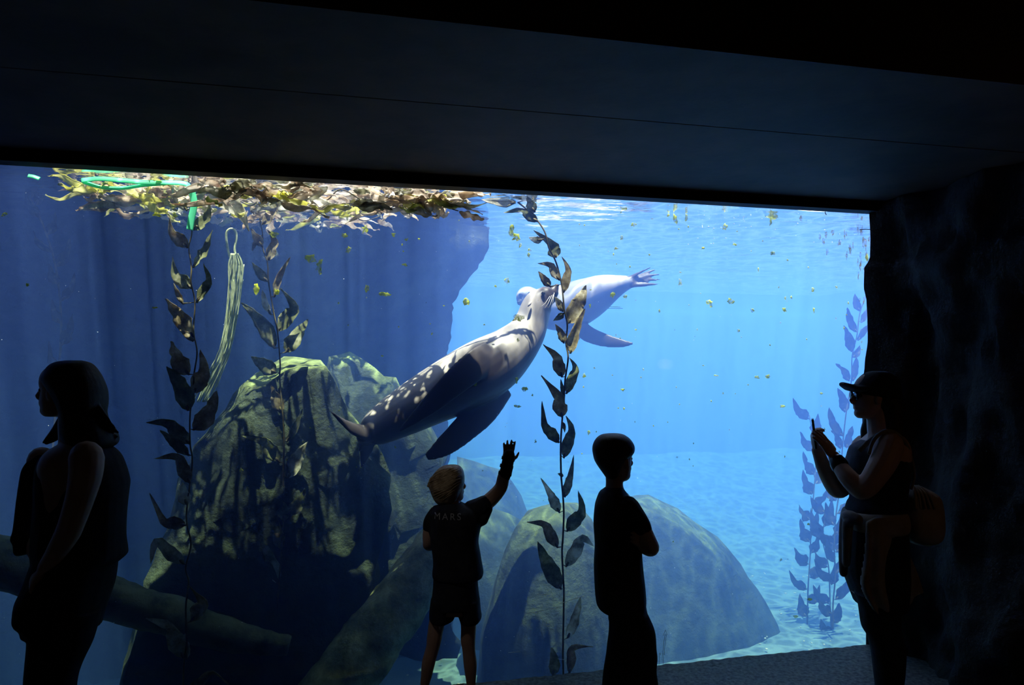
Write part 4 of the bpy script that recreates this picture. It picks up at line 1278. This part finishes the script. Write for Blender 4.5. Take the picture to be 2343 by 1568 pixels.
loft(bm, [(1040, 90, 140, 0.05, 0.16), (1052, 74, 134, 0.062, 0.17), (1060, 66, 130, 0.07, 0.175), (1077, 58, 122, 0.075, 0.18), (1106, 53, 112, 0.075, 0.19), (1149, 48, 97, 0.075, 0.19), (1205, 43, 90, 0.08, 0.19), (1228, 38, 87, 0.085, 0.19), (1240, 45, 86, 0.085, 0.19), (1258, 48, 85, 0.085, 0.19), (1266, 50, 70, 0.06, 0.19)], Y1, wob=0.04, seed=5)
fused('loose_sleeve', bm, M['black_cloth'], p1, 0.006, 2)
bm = bmesh.new()
loft(bm, [(1280, 92, 256, 0.165), (1331, 76, 248, 0.185), (1362, 60, 240, 0.185), (1390, 53, 231, 0.18), (1412, 52, 224, 0.175), (1424, 66, 221, 0.17), (1440, 70, 216, 0.165)], Y1, wob=0.03, seed=7)
for sd in (-1, 1):
    e = 3 if sd > 0 else 0
    loft(bm, [(1400, 70 + e, 226, 0.10, 0.075 * sd), (1466, 70 + e, 208 - e, 0.095, 0.08 * sd), (1519, 66 + e, 183 - e, 0.09, 0.085 * sd), (1555, 63 + e, 171 - e, 0.085, 0.09 * sd), (1600, 64 + e, 166, 0.08, 0.09 * sd), (1700, 74, 156, 0.07, 0.09 * sd), (1790, 80, 150, 0.065, 0.09 * sd)], Y1, wob=0.03, seed=9)
loft(bm, [(1400, 74, 222, 0.06), (1480, 72, 200, 0.05), (1560, 66, 168, 0.045), (1640, 72, 160, 0.02)], Y1)
fused('trousers', bm, M['black_cloth'], p1, 0.006, 2)
for sd in (-1, 1):
    bm = bmesh.new()
    foot(bm, P(118, 0, Y1).x, Y1 + 0.09 * sd, (-1, 0, 0))
    fused('shoe', bm, M['shoe'], p1, 0.006, 2)

# --- boy waving at the sea lion, back to us ----------------------------
Y2 = 3.55
px2 = Y2 / F_PX
p2 = thing('person', V((P(1030, 0, Y2).x, Y2, 0)), 'fair-haired boy in shorts, back turned, one arm raised in a black wrist brace', 'person', 'visitors at the window')
bm = bmesh.new()
FD = V((0.84, 0.55, 0.05))
Lh = head(bm, P(1035, 1149, Y2 + 0.0), V((-0.06, 0, 1)), FD, 84 * px2)
limb(bm, [(1028, 1130, Y2, 24), (1030, 1150, Y2, 23), (1032, 1175, Y2, 28)])
loft(bm, [(1156, 1015, 1050, 0.05), (1166, 998, 1085, 0.075), (1190, 995, 1098, 0.09), (1230, 996, 1088, 0.085), (1290, 1000, 1086, 0.08), (1340, 996, 1088, 0.09), (1400, 992, 1090, 0.09)], Y2)
limb(bm, [(1088, 1168, Y2, 20), (1108, 1155, Y2, 18), (1128, 1138, Y2 + 0.01, 17), (1146, 1116, Y2 + 0.02, 15), (1152, 1092, Y2 + 0.02, 14), (1160, 1062, Y2 + 0.02, 11), (1163, 1048, Y2 + 0.02, 10)])
hand(bm, P(1162, 1060, Y2 + 0.02), V((0.06, 0.30, 0.95)), V((0, 1, -0.3)), 0.118, -1, 0.14, 0.2)
limb(bm, [(996, 1180, Y2, 19), (984, 1210, Y2, 16), (981, 1240, Y2 + 0.01, 14), (984, 1248, Y2 + 0.05, 13), (1010, 1240, Y2 + 0.14, 11)])
hand(bm, P(1010, 1240, Y2 + 0.14), V((1, 0.3, 0.1)), V((0, 1, -0.2)), 0.13, 1, 0.5)
limb(bm, [(1012, 1390, Y2, 26), (1000, 1426, Y2, 19), (994, 1460, Y2, 17.5), (990, 1483, Y2, 15.5), (981, 1515, Y2, 15.5), (976, 1545, Y2, 13), (972, 1572, Y2, 10.5), (970, 1650, Y2, 8.5), (969, 1680, Y2, 9)])
limb(bm, [(1066, 1390, Y2, 26), (1072, 1426, Y2, 18.5), (1071, 1465, Y2, 17), (1073, 1490, Y2, 15), (1076, 1520, Y2, 15.5), (1077, 1545, Y2, 13), (1078, 1572, Y2, 10.5), (1079, 1650, Y2, 8.5), (1079, 1680, Y2, 9)])
body = fused('body', bm, M['skin'], p2, 0.0042, 3)
eyes(Lh, 84 * px2, body)
bm = bmesh.new()
loft(bm, [(1064, 1026, 1044, 0.02), (1067, 1013, 1052, 0.045), (1075, 1001, 1059, 0.066), (1088, 990, 1062.5, 0.078), (1100, 984, 1063, 0.082), (1112, 981, 1061, 0.082), (1122, 984, 1056, 0.080), (1133, 988, 1052, 0.074), (1145, 994, 1046, 0.062), (1152, 1000, 1040, 0.05)], Y2, wob=0.03)
limb(bm, [(990, 1098, Y2 - 0.04, 8), (985, 1106, Y2 - 0.04, 6), (979, 1113, Y2 - 0.04, 3)], 8)
hair_mesh = fuse(bm, 0.0045, 2, 0.45)
from mathutils.bvhtree import BVHTree
hb = bmesh.new()
hb.from_mesh(hair_mesh)
htree = BVHTree.FromBMesh(hb)
for k in range(95):                                 # combed locks lying on the hair, swept down to the left
    y0, x0 = 1068 + 52 * rng.random() ** 1.2, 1060 - 40 * rng.random()
    pts = []
    ln = rng.uniform(26, 46)
    for i in range(8):
        v_ = i / 7
        q = P(x0 - ln * v_, y0 + (7 + 10 * rng.random() * 0.1) * v_ + 12 * v_ * v_, Y2)
        hit = htree.ray_cast(Vector((q.x, Y2 - 0.4, q.z)), Vector((0, 1, 0)))
        if hit[0] is None:
            continue
        r_ = 0.0030 * sin(pi * (0.12 + 0.8 * v_))
        pts.append((hit[0].x, hit[0].y - 0.0006, hit[0].z, r_))
    if len(pts) > 3:
        tube(hb, pts, 6)
hb.to_mesh(hair_mesh)
hb.free()
mesh_obj('hair', hair_mesh, M['hair_blond'], p2)
bm = bmesh.new()
loft(bm, [(1150, 1012, 1056, 0.055), (1156, 1000, 1068, 0.075), (1163, 991, 1086, 0.088), (1175, 985, 1100, 0.10), (1195, 985, 1103, 0.105), (1215, 985, 1099, 0.105), (1240, 986, 1095, 0.105), (1270, 990, 1100, 0.105), (1292, 991, 1104, 0.108), (1310, 989, 1107, 0.11), (1322, 990, 1104, 0.108)], Y2, wob=0.06, seed=3)
limb(bm, [(1080, 1172, Y2, 27), (1098, 1162, Y2, 24), (1112, 1152, Y2, 20), (1118, 1149, Y2 + 0.005, 16)])
limb(bm, [(1098, 1184, Y2, 22), (1110, 1172, Y2, 16), (1116, 1166, Y2, 12)])
limb(bm, [(1004, 1178, Y2, 24), (991, 1194, Y2, 22), (985, 1208, Y2, 18.5), (983, 1216, Y2, 15)])
shirt = fused('t_shirt', bm, M['navy_cloth'], p2, 0.0048, 2)
# back print: the letters M A R S
def lettering(text, px, py, Y, hpx, mat, parent, name='lettering'):
    cu = bpy.data.curves.new(name, 'FONT')
    cu.body = text
    cu.size = hpx / F_PX * Y * 1.42
    cu.space_character = 1.35
    cu.extrude = 0.0015
    o = bpy.data.objects.new('text', cu)
    C.objects.link(o)
    me = bpy.data.meshes.new_from_object(o.evaluated_get(bpy.context.evaluated_depsgraph_get()))
    bpy.data.objects.remove(o)
    me.transform(Matrix.Translation(P(px, py, Y)) @ Matrix.Rotation(radians(90), 4, 'X'))
    return me
me = lettering('MARS', 990, 1192, Y2 - 0.118, 15, M['white_print'], shirt)
deps = bpy.context.evaluated_depsgraph_get()
sb = bmesh.new()
sb.from_mesh(shirt.data)
from mathutils.bvhtree import BVHTree
tree = BVHTree.FromBMesh(sb)
off = p2.location
for v in me.vertices:
    hit = tree.ray_cast(Vector((v.co.x, 0.5, v.co.z)) - off, Vector((0, 1, 0)))
    if hit[0] is not None:
        v.co.y = hit[0].y + off.y - 0.0025 + (0.0015 if v.co.y > Y2 - 0.118 else 0)
sb.free()
mesh_obj('lettering', me, M['white_print'], shirt, False)
bm = bmesh.new()
loft(bm, [(1300, 992, 1092, 0.095), (1340, 991, 1094, 0.10), (1375, 987, 1098, 0.105), (1388, 985, 1099, 0.105)], Y2, wob=0.04, seed=4)
loft(bm, [(1370, 986, 1043, 0.09), (1395, 983, 1042, 0.09), (1414, 983, 1040, 0.088), (1421, 989, 1028, 0.08)], Y2, wob=0.05, seed=5)
loft(bm, [(1370, 1040, 1098, 0.09), (1395, 1046, 1100, 0.09), (1412, 1050, 1102, 0.088), (1422, 1054, 1096, 0.08)], Y2, wob=0.05, seed=6)
fused('shorts', bm, M['navy_cloth'], p2, 0.0048, 2)
bm = bmesh.new()
limb(bm, [(1153, 1092, Y2 + 0.02, 14.5), (1158, 1078, Y2 + 0.02, 14.5), (1161, 1062, Y2 + 0.02, 14), (1164, 1048, Y2 + 0.024, 14), (1165, 1041, Y2 + 0.03, 13.5)])
brace = fused('wrist_brace', bm, M['brace'], p2, 0.004, 2)
for y in (1050, 1068, 1084):
    bm = bmesh.new()
    x = 1165 - (y - 1041) * 0.22
    bmesh.ops.create_cone(bm, segments=20, radius1=0.031, radius2=0.031, depth=0.014, cap_ends=False, matrix=Matrix.Translation(P(x, y, Y2 + 0.022)) @ Matrix.Rotation(0.2, 4, 'Y'))
    obj('brace_strap', bm, M['brace'], brace)
for x in (970, 1079):
    bm = bmesh.new()
    foot(bm, P(x, 0, Y2).x, Y2, (0.15, 1, 0), 0.2)
    fused('shoe', bm, M['shoe'], p2, 0.006, 2)

# --- boy with folded arms ----------------------------------------------
Y3 = 3.7
px3 = Y3 / F_PX
p3 = thing('person', V((P(1430, 0, Y3).x, Y3, 0)), 'dark-haired boy with folded arms and long trousers, watching from the middle', 'person', 'visitors at the window')
bm = bmesh.new()
Lh = head(bm, P(1412, 1101, Y3), V((0.03, 0, 1)), V((0.82, 0.57, 0)), 104 * px3)
limb(bm, [(1408, 1075, Y3, 25), (1406, 1102, Y3, 20), (1406, 1120, Y3, 22), (1408, 1145, Y3, 32)])
loft(bm, [(1122, 1384, 1428, 0.06), (1140, 1370, 1445, 0.11), (1170, 1368, 1455, 0.135), (1240, 1370, 1460, 0.12), (1320, 1368, 1466, 0.115), (1400, 1398, 1474, 0.12)], Y3)
limb(bm, [(1440, 1165, Y3 - 0.09, 24), (1462, 1200, Y3 - 0.12, 22), (1482, 1240, Y3 - 0.13, 21), (1489, 1255, Y3 - 0.10, 19), (1474, 1252, Y3 - 0.02, 16), (1452, 1240, Y3 + 0.05, 13)])
hand(bm, P(1452, 1240, Y3 + 0.05), V((-0.5, 0.8, 0.1)), V((-0.6, -0.4, 0)), 0.14, 1, 0.5)
limb(bm, [(1430, 1165, Y3 + 0.10, 24), (1455, 1205, Y3 + 0.14, 21), (1480, 1248, Y3 + 0.14, 19), (1488, 1252, Y3 + 0.08, 17), (1482, 1255, Y3 - 0.02, 15), (1470, 1250, Y3 - 0.09, 13)])
hand(bm, P(1472, 1248, Y3 - 0.09), V((-0.3, -0.7, 0.4)), V((-0.4, 0.6, 0)), 0.14, -1, 0.6)
for sd, x in ((-1, 1440), (1, 1446)):
    limb(bm, [(1436, 1400, Y3 + 0.06 * sd, 24), (x, 1500, Y3 + 0.075 * sd, 20), (x - 4, 1620, Y3 + 0.08 * sd, 16), (x - 6, 1650, Y3 + 0.08 * sd, 15)])
body = fused('body', bm, M['skin'], p3, 0.0048)
eyes(Lh, 104 * px3, body)
bm = bmesh.new()
loft(bm, [(992, 1391, 1416, 0.02), (995, 1376, 1428, 0.055), (1003, 1365, 1440, 0.08), (1015, 1358, 1449, 0.094), (1027, 1355.5, 1452, 0.10), (1040, 1357, 1447, 0.102), (1055, 1361, 1430, 0.10), (1070, 1370, 1422, 0.09), (1084, 1380, 1416, 0.075), (1094, 1387, 1410, 0.05)], Y3, wob=0.02)
fused('hair', bm, M['hair_dark'], p3, 0.005, 2)
bm = bmesh.new()
loft(bm, [(1114, 1388, 1424, 0.055), (1120, 1381, 1428, 0.075), (1128, 1372, 1434, 0.10), (1145, 1365, 1450, 0.13), (1161, 1361, 1458, 0.14), (1199, 1358, 1462, 0.14), (1249, 1361, 1466, 0.135), (1294, 1359, 1470, 0.135), (1344, 1361, 1476, 0.135), (1375, 1364, 1478, 0.135), (1390, 1369, 1476, 0.135), (1399, 1382, 1470, 0.12)], Y3, wob=0.05, seed=11)
limb(bm, [(1436, 1162, Y3 - 0.085, 28), (1458, 1196, Y3 - 0.115, 27), (1468, 1212, Y3 - 0.125, 25)])
limb(bm, [(1428, 1162, Y3 + 0.09, 26), (1452, 1200, Y3 + 0.13, 25), (1466, 1214, Y3 + 0.14, 24)])
fused('t_shirt', bm, M['black_cloth'], p3, 0.0055, 2)
bm = bmesh.new()
loft(bm, [(1370, 1392, 1474, 0.12), (1400, 1392, 1480, 0.125), (1425, 1393, 1490, 0.125)], Y3, wob=0.03, seed=12)
for sd in (-1, 1):
    e = 0 if sd < 0 else 4
    loft(bm, [(1405, 1393, 1482 - e, 0.08, 0.055 * sd), (1443, 1393, 1498 - e, 0.082, 0.06 * sd), (1485, 1388, 1502 - e, 0.08, 0.07 * sd), (1505, 1385 + e, 1504 - e, 0.08, 0.075 * sd), (1535, 1380 + e, 1502 - e, 0.08, 0.08 * sd), (1568, 1377 + e, 1506 - e, 0.08, 0.08 * sd), (1650, 1372 + e, 1508 - e, 0.08, 0.08 * sd)], Y3, wob=0.05, seed=13 + sd)
fused('trousers', bm, M['black_cloth'], p3, 0.0055, 2)
for sd in (-1, 1):
    bm = bmesh.new()
    foot(bm, P(1432, 0, Y3).x, Y3 + 0.08 * sd, (0.85, 0.5, 0), 0.22)
    fused('shoe', bm, M['shoe'], p3, 0.006, 2)

# --- woman with the phone ----------------------------------------------
Y4 = 3.8
px4 = Y4 / F_PX
p4 = thing('person', V((P(2035, 0, Y4).x, Y4, 0)), 'woman in a cap photographing with a phone, jacket tied at her waist', 'person', 'visitors at the window')
bm = bmesh.new()
Lh = head(bm, P(1991, 958, Y4), V((0.03, 0, 1)), V((-1, 0.05, 0.03)), 106 * px4)
limb(bm, [(2012, 935, Y4, 29), (2012, 968, Y4, 27), (2016, 995, Y4, 30), (2020, 1015, Y4, 40)])
loft(bm, [(988, 1996, 2050, 0.07), (1003, 1985, 2062, 0.13), (1025, 1966, 2070, 0.165), (1060, 1950, 2072, 0.165), (1095, 1948, 2070, 0.15), (1140, 1955, 2062, 0.13), (1175, 1943, 2060, 0.145), (1230, 1938, 2064, 0.17), (1300, 1940, 2064, 0.18), (1360, 1955, 2060, 0.17)], Y4)
limb(bm, [(2034, 1020, Y4 - 0.14, 33), (2022, 1055, Y4 - 0.17, 31), (1998, 1095, Y4 - 0.19, 27), (1979, 1117, Y4 - 0.19, 25), (1966, 1118, Y4 - 0.18, 23), (1940, 1092, Y4 - 0.14, 21), (1918, 1062, Y4 - 0.08, 16), (1909, 1046, Y4 - 0.06, 14)])
hand(bm, P(1909, 1046, Y4 - 0.06), V((-0.55, 0.10, 0.85)), V((-0.6, 0.75, -0.2)), 0.165, -1, 0.22)
limb(bm, [(1978, 1022, Y4 + 0.15, 28), (1958, 1060, Y4 + 0.18, 26), (1932, 1105, Y4 + 0.20, 24), (1918, 1119, Y4 + 0.19, 22), (1904, 1105, Y4 + 0.16, 20), (1886, 1072, Y4 + 0.10, 17), (1874, 1040, Y4 + 0.06, 14), (1870, 1030, Y4 + 0.05, 13)])
hand(bm, P(1869, 1034, Y4 + 0.05), V((-0.25, -0.1, 0.95)), V((0.9, -0.1, 0.1)), 0.16, 1, 1.0)
for sd in (-1, 1):
    limb(bm, [(2004, 1300, Y4 + 0.085 * sd, 36), (2014, 1400, Y4 + 0.088 * sd, 28), (2030, 1480, Y4 + 0.09 * sd, 22), (2034, 1560, Y4 + 0.09 * sd, 20), (2036, 1620, Y4 + 0.09 * sd, 14)])
body = fused('body', bm, M['skin'], p4, 0.0048)
eyes(Lh, 106 * px4, body)
bm = bmesh.new()
loft(bm, [(868, 1976, 2046, 0.07), (890, 1980, 2054, 0.088), (925, 1996, 2056, 0.092), (955, 2008, 2056, 0.09), (985, 2012, 2058, 0.09), (1015, 2020, 2058, 0.085), (1030, 2028, 2054, 0.06)], Y4, wob=0.05, seed=21)
limb(bm, [(1992, 935, Y4 + 0.06, 10), (1987, 965, Y4 + 0.08, 12), (1981, 988, Y4 + 0.09, 12), (1975, 1008, Y4 + 0.09, 5)])
fused('hair', bm, M['hair_dark'], p4, 0.005, 2)
bm = bmesh.new()
loft(bm, [(849, 1996, 2022, 0.02), (852, 1985, 2034, 0.05), (859, 1975, 2044, 0.075), (869, 1966, 2051, 0.09), (882, 1958, 2056, 0.098), (896, 1956, 2058, 0.10), (905, 1975, 2058, 0.10), (916, 2020, 2056, 0.085)], Y4)
cap = fused('cap', bm, M['black_cloth'], p4, 0.004, 2)
bm = bmesh.new()
blade_tube(bm, [P(1978, 888, Y4), P(1960, 889, Y4), P(1945, 887, Y4), P(1932, 881, Y4), P(1925, 877.5, Y4)], [0.088, 0.088, 0.082, 0.06, 0.026], [0.022, 0.021, 0.017, 0.012, 0.008], V((0, 1, 0)), 20)
fused('brim', bm, M['black_cloth'], cap, 0.004, 2)
bm = bmesh.new()
for sd in (-1, 1):
    c = Lh(-0.36, 0.14 * sd, 0.49)
    bmesh.ops.create_cone(bm, segments=16, radius1=0.021, radius2=0.021, depth=0.004, cap_ends=True, matrix=Matrix.Translation(c) @ Matrix.Rotation(pi / 2, 4, 'Y'))
    tube(bm, [(*(c + V((0, 0.02 * sd, 0.008))), 0.0018), (*(Lh(0.02, 0.335 * sd, 0.50)), 0.0018)], 6)
obj('glasses', bm, M['phone'], p4)
bm = bmesh.new()
loft(bm, [(1008, 1978, 2062, 0.11), (1018, 1962, 2068, 0.14), (1028, 1951, 2071, 0.155), (1060, 1944, 2073, 0.172), (1095, 1944, 2072, 0.160), (1138, 1952, 2066, 0.142), (1154, 1945, 2064, 0.145), (1174, 1941, 2063, 0.155), (1190, 1940, 2062, 0.16)], Y4, wob=0.03, seed=22)
tank_top = fused('tank_top', bm, M['navy_cloth'], p4, 0.0055, 2)
for sd in (-1, 1):
    bm = bmesh.new()
    tube(bm, catmull([(*P(1966, 1032, Y4 + 0.10 * sd), 0.012), (*P(1992, 1008, Y4 + 0.115 * sd), 0.012), (*P(2024, 992, Y4 + 0.12 * sd), 0.012), (*P(2052, 1004, Y4 + 0.12 * sd), 0.012), (*P(2066, 1030, Y4 + 0.10 * sd), 0.012)], 5), 8)
    obj('shoulder_strap', bm, M['grey_cloth'], tank_top)
bm = bmesh.new()
limb(bm, [(1916, 1057, Y4 - 0.075, 19), (1923, 1068, Y4 - 0.09, 20)])
fused('bracelet', bm, M['phone'], p4, 0.004, 2)
bm = bmesh.new()                                     # trousers
loft(bm, [(1185, 1941, 2062, 0.16), (1230, 1935, 2066, 0.18), (1300, 1934, 2068, 0.188), (1340, 1948, 2066, 0.185), (1384, 1965, 2062, 0.17)], Y4, wob=0.02, seed=23)
for sd in (-1, 1):
    e = 0 if sd < 0 else 4
    loft(bm, [(1360, 1958 + e, 2063, 0.095, 0.085 * sd), (1384, 1967 + e, 2058, 0.092, 0.088 * sd), (1434, 1975 + e, 2056, 0.088, 0.09 * sd), (1458, 1988 + e, 2062, 0.085, 0.09 * sd), (1488, 1996 + e, 2068, 0.082, 0.09 * sd), (1533, 2002 + e, 2066, 0.08, 0.09 * sd), (1568, 2006 + e, 2062, 0.075, 0.09 * sd), (1625, 2012, 2058, 0.07, 0.09 * sd)], Y4, wob=0.03, seed=24)
loft(bm, [(1350, 1958, 2060, 0.07), (1440, 1985, 2054, 0.05), (1500, 2002, 2060, 0.045), (1600, 2014, 2056, 0.03)], Y4)
fused('trousers', bm, M['black_cloth'], p4, 0.0055, 2)
for sd in (-1, 1):
    bm = bmesh.new()
    foot(bm, P(2040, 0, Y4).x, Y4 + 0.09 * sd, (-1, 0.1, 0), 0.24)
    fused('shoe', bm, M['shoe'], p4, 0.006, 2)
# the jacket tied round her waist
bm = bmesh.new()
loft(bm, [(1166, 1950, 2056, 0.160), (1172, 1938, 2064, 0.176), (1190, 1934, 2068, 0.185), (1205, 1936, 2067, 0.185), (1212, 1944, 2062, 0.178)], Y4, wob=0.05, seed=31)
def drape(bm, rows, th):                             # a hanging panel of cloth: rows of (px, py, Y) points
    n = len(rows[0])
    sub = [catmull(r, 8) for r in rows]
    cols = list(zip(*sub))
    cols = [catmull(c, 6) for c in cols]
    fr = [[P(*q) + V((0, -0.012 * sin(i * 0.85) * min(1, j / 8), 0)) for j, q in enumerate(c)] for i, c in enumerate(cols)]
    A = [[bm.verts.new(p) for p in c] for c in fr]
    B = [[bm.verts.new(p + V((0.0, th, 0))) for p in c] for c in fr]
    I, J = len(A), len(A[0])
    for i in range(I - 1):
        for j in range(J - 1):
            bm.faces.new((A[i][j], A[i + 1][j], A[i + 1][j + 1], A[i][j + 1]))
            bm.faces.new((B[i][j], B[i][j + 1], B[i + 1][j + 1], B[i + 1][j]))
    for i in range(I - 1):
        bm.faces.new((A[i][0], B[i][0], B[i + 1][0], A[i + 1][0]))
        bm.faces.new((A[i][-1], A[i + 1][-1], B[i + 1][-1], B[i][-1]))
    for j in range(J - 1):
        bm.faces.new((A[0][j], A[0][j + 1], B[0][j + 1], B[0][j]))
        bm.faces.new((A[-1][j], B[-1][j], B[-1][j + 1], A[-1][j + 1]))
drape(bm, [[(1985, 1195, Y4 - 0.175), (2010, 1185, Y4 - 0.185), (2038, 1190, Y4 - 0.165), (2064, 1205, Y4 - 0.09)],
           [(1980, 1270, Y4 - 0.19), (2008, 1270, Y4 - 0.205), (2045, 1270, Y4 - 0.17), (2080, 1268, Y4 - 0.07)],
           [(1972, 1342, Y4 - 0.19), (2008, 1350, Y4 - 0.20), (2055, 1330, Y4 - 0.14), (2098, 1312, Y4 - 0.03)],
           [(1998, 1396, Y4 - 0.17), (2038, 1424, Y4 - 0.16), (2078, 1386, Y4 - 0.09), (2112, 1356, Y4 + 0.0)]], 0.022)
jacket = fused('tied_jacket', bm, M['tan_cloth'], p4, 0.0055, 2)
bm = bmesh.new()
limb(bm, [(1962, 1190, Y4 - 0.17, 13), (1944, 1182, Y4 - 0.13, 14), (1936, 1186, Y4 - 0.08, 13), (1932, 1220, Y4 - 0.07, 12), (1930, 1270, Y4 - 0.07, 11), (1930, 1312, Y4 - 0.07, 9)])
limb(bm, [(1948, 1190, Y4 - 0.15, 12), (1940, 1200, Y4 - 0.12, 13), (1938, 1240, Y4 - 0.11, 11), (1937, 1290, Y4 - 0.10, 9)])
fused('jacket_sleeve', bm, M['grey_cloth'], jacket, 0.005, 2)

# her phone and her bag
ph = thing('phone', P(1862, 990, Y4), 'dark mobile phone held up on edge by the woman in the cap', 'phone')
bm = bmesh.new()
rotm = Matrix.Translation(P(1863, 992, Y4 + 0.01)) @ Matrix.Rotation(radians(-7), 4, 'Y') @ Matrix.Rotation(radians(-21), 4, 'Z')
bmesh.ops.create_cube(bm, size=1, matrix=rotm @ Matrix.Diagonal((0.011, 0.072, 0.145, 1)))
bmesh.ops.bevel(bm, geom=list(bm.edges), offset=0.0035, segments=2, affect='EDGES', profile=0.5)
obj('case', bm, M['phone'], ph)
bm = bmesh.new()
bmesh.ops.create_cube(bm, size=1, matrix=rotm @ Matrix.Translation((0.0058, 0, 0)) @ Matrix.Diagonal((0.0012, 0.064, 0.13, 1)))
obj('screen', bm, M['eye'], ph, False)
bag = thing('backpack', P(2110, 1244, Y4), 'slouching drawstring backpack hanging behind the woman in the cap', 'bag')
bm = bmesh.new()
loft(bm, [(1112, 2082, 2106, 0.03), (1124, 2072, 2130, 0.06), (1136, 2066, 2145, 0.085), (1155, 2062, 2150, 0.105), (1185, 2060, 2152, 0.12), (1215, 2064, 2151, 0.12), (1234, 2074, 2144, 0.10), (1244, 2088, 2128, 0.06)], Y4 + 0.02, wob=0.07, seed=41)
fused('bag_body', bm, M['tan_cloth'], bag, 0.0055, 2)
for sd in (-1, 1):
    bm = bmesh.new()
    tube(bm, catmull([(*P(2084, 1120, Y4 + 0.04 * sd), 0.007), (*P(2092, 1085, Y4 - 0.06 + 0.1 * (sd > 0)), 0.008), (*P(2078, 1030, Y4 + 0.13 * sd), 0.010), (*P(2058, 998, Y4 + 0.145 * sd), 0.010), (*P(2028, 986, Y4 + 0.145 * sd), 0.010), (*P(2000, 1006, Y4 + 0.155 * sd), 0.009), (*P(1988, 1040, Y4 + 0.165 * sd), 0.008)], 6), 8)
    obj('shoulder_strap', bm, M['grey_cloth'], bag)
for k in range(5):
    bm = bmesh.new()
    tube(bm, catmull([(*P(2088 + 3 * k, 1112, Y4 - 0.01), 0.006), (*P(2094 + 8 * k, 1132, Y4 - 0.06), 0.007), (*P(2096 + 11 * k, 1165, Y4 - 0.092), 0.005)], 4), 6)
    obj('gathered_fold', bm, M['tan_cloth'], bag)
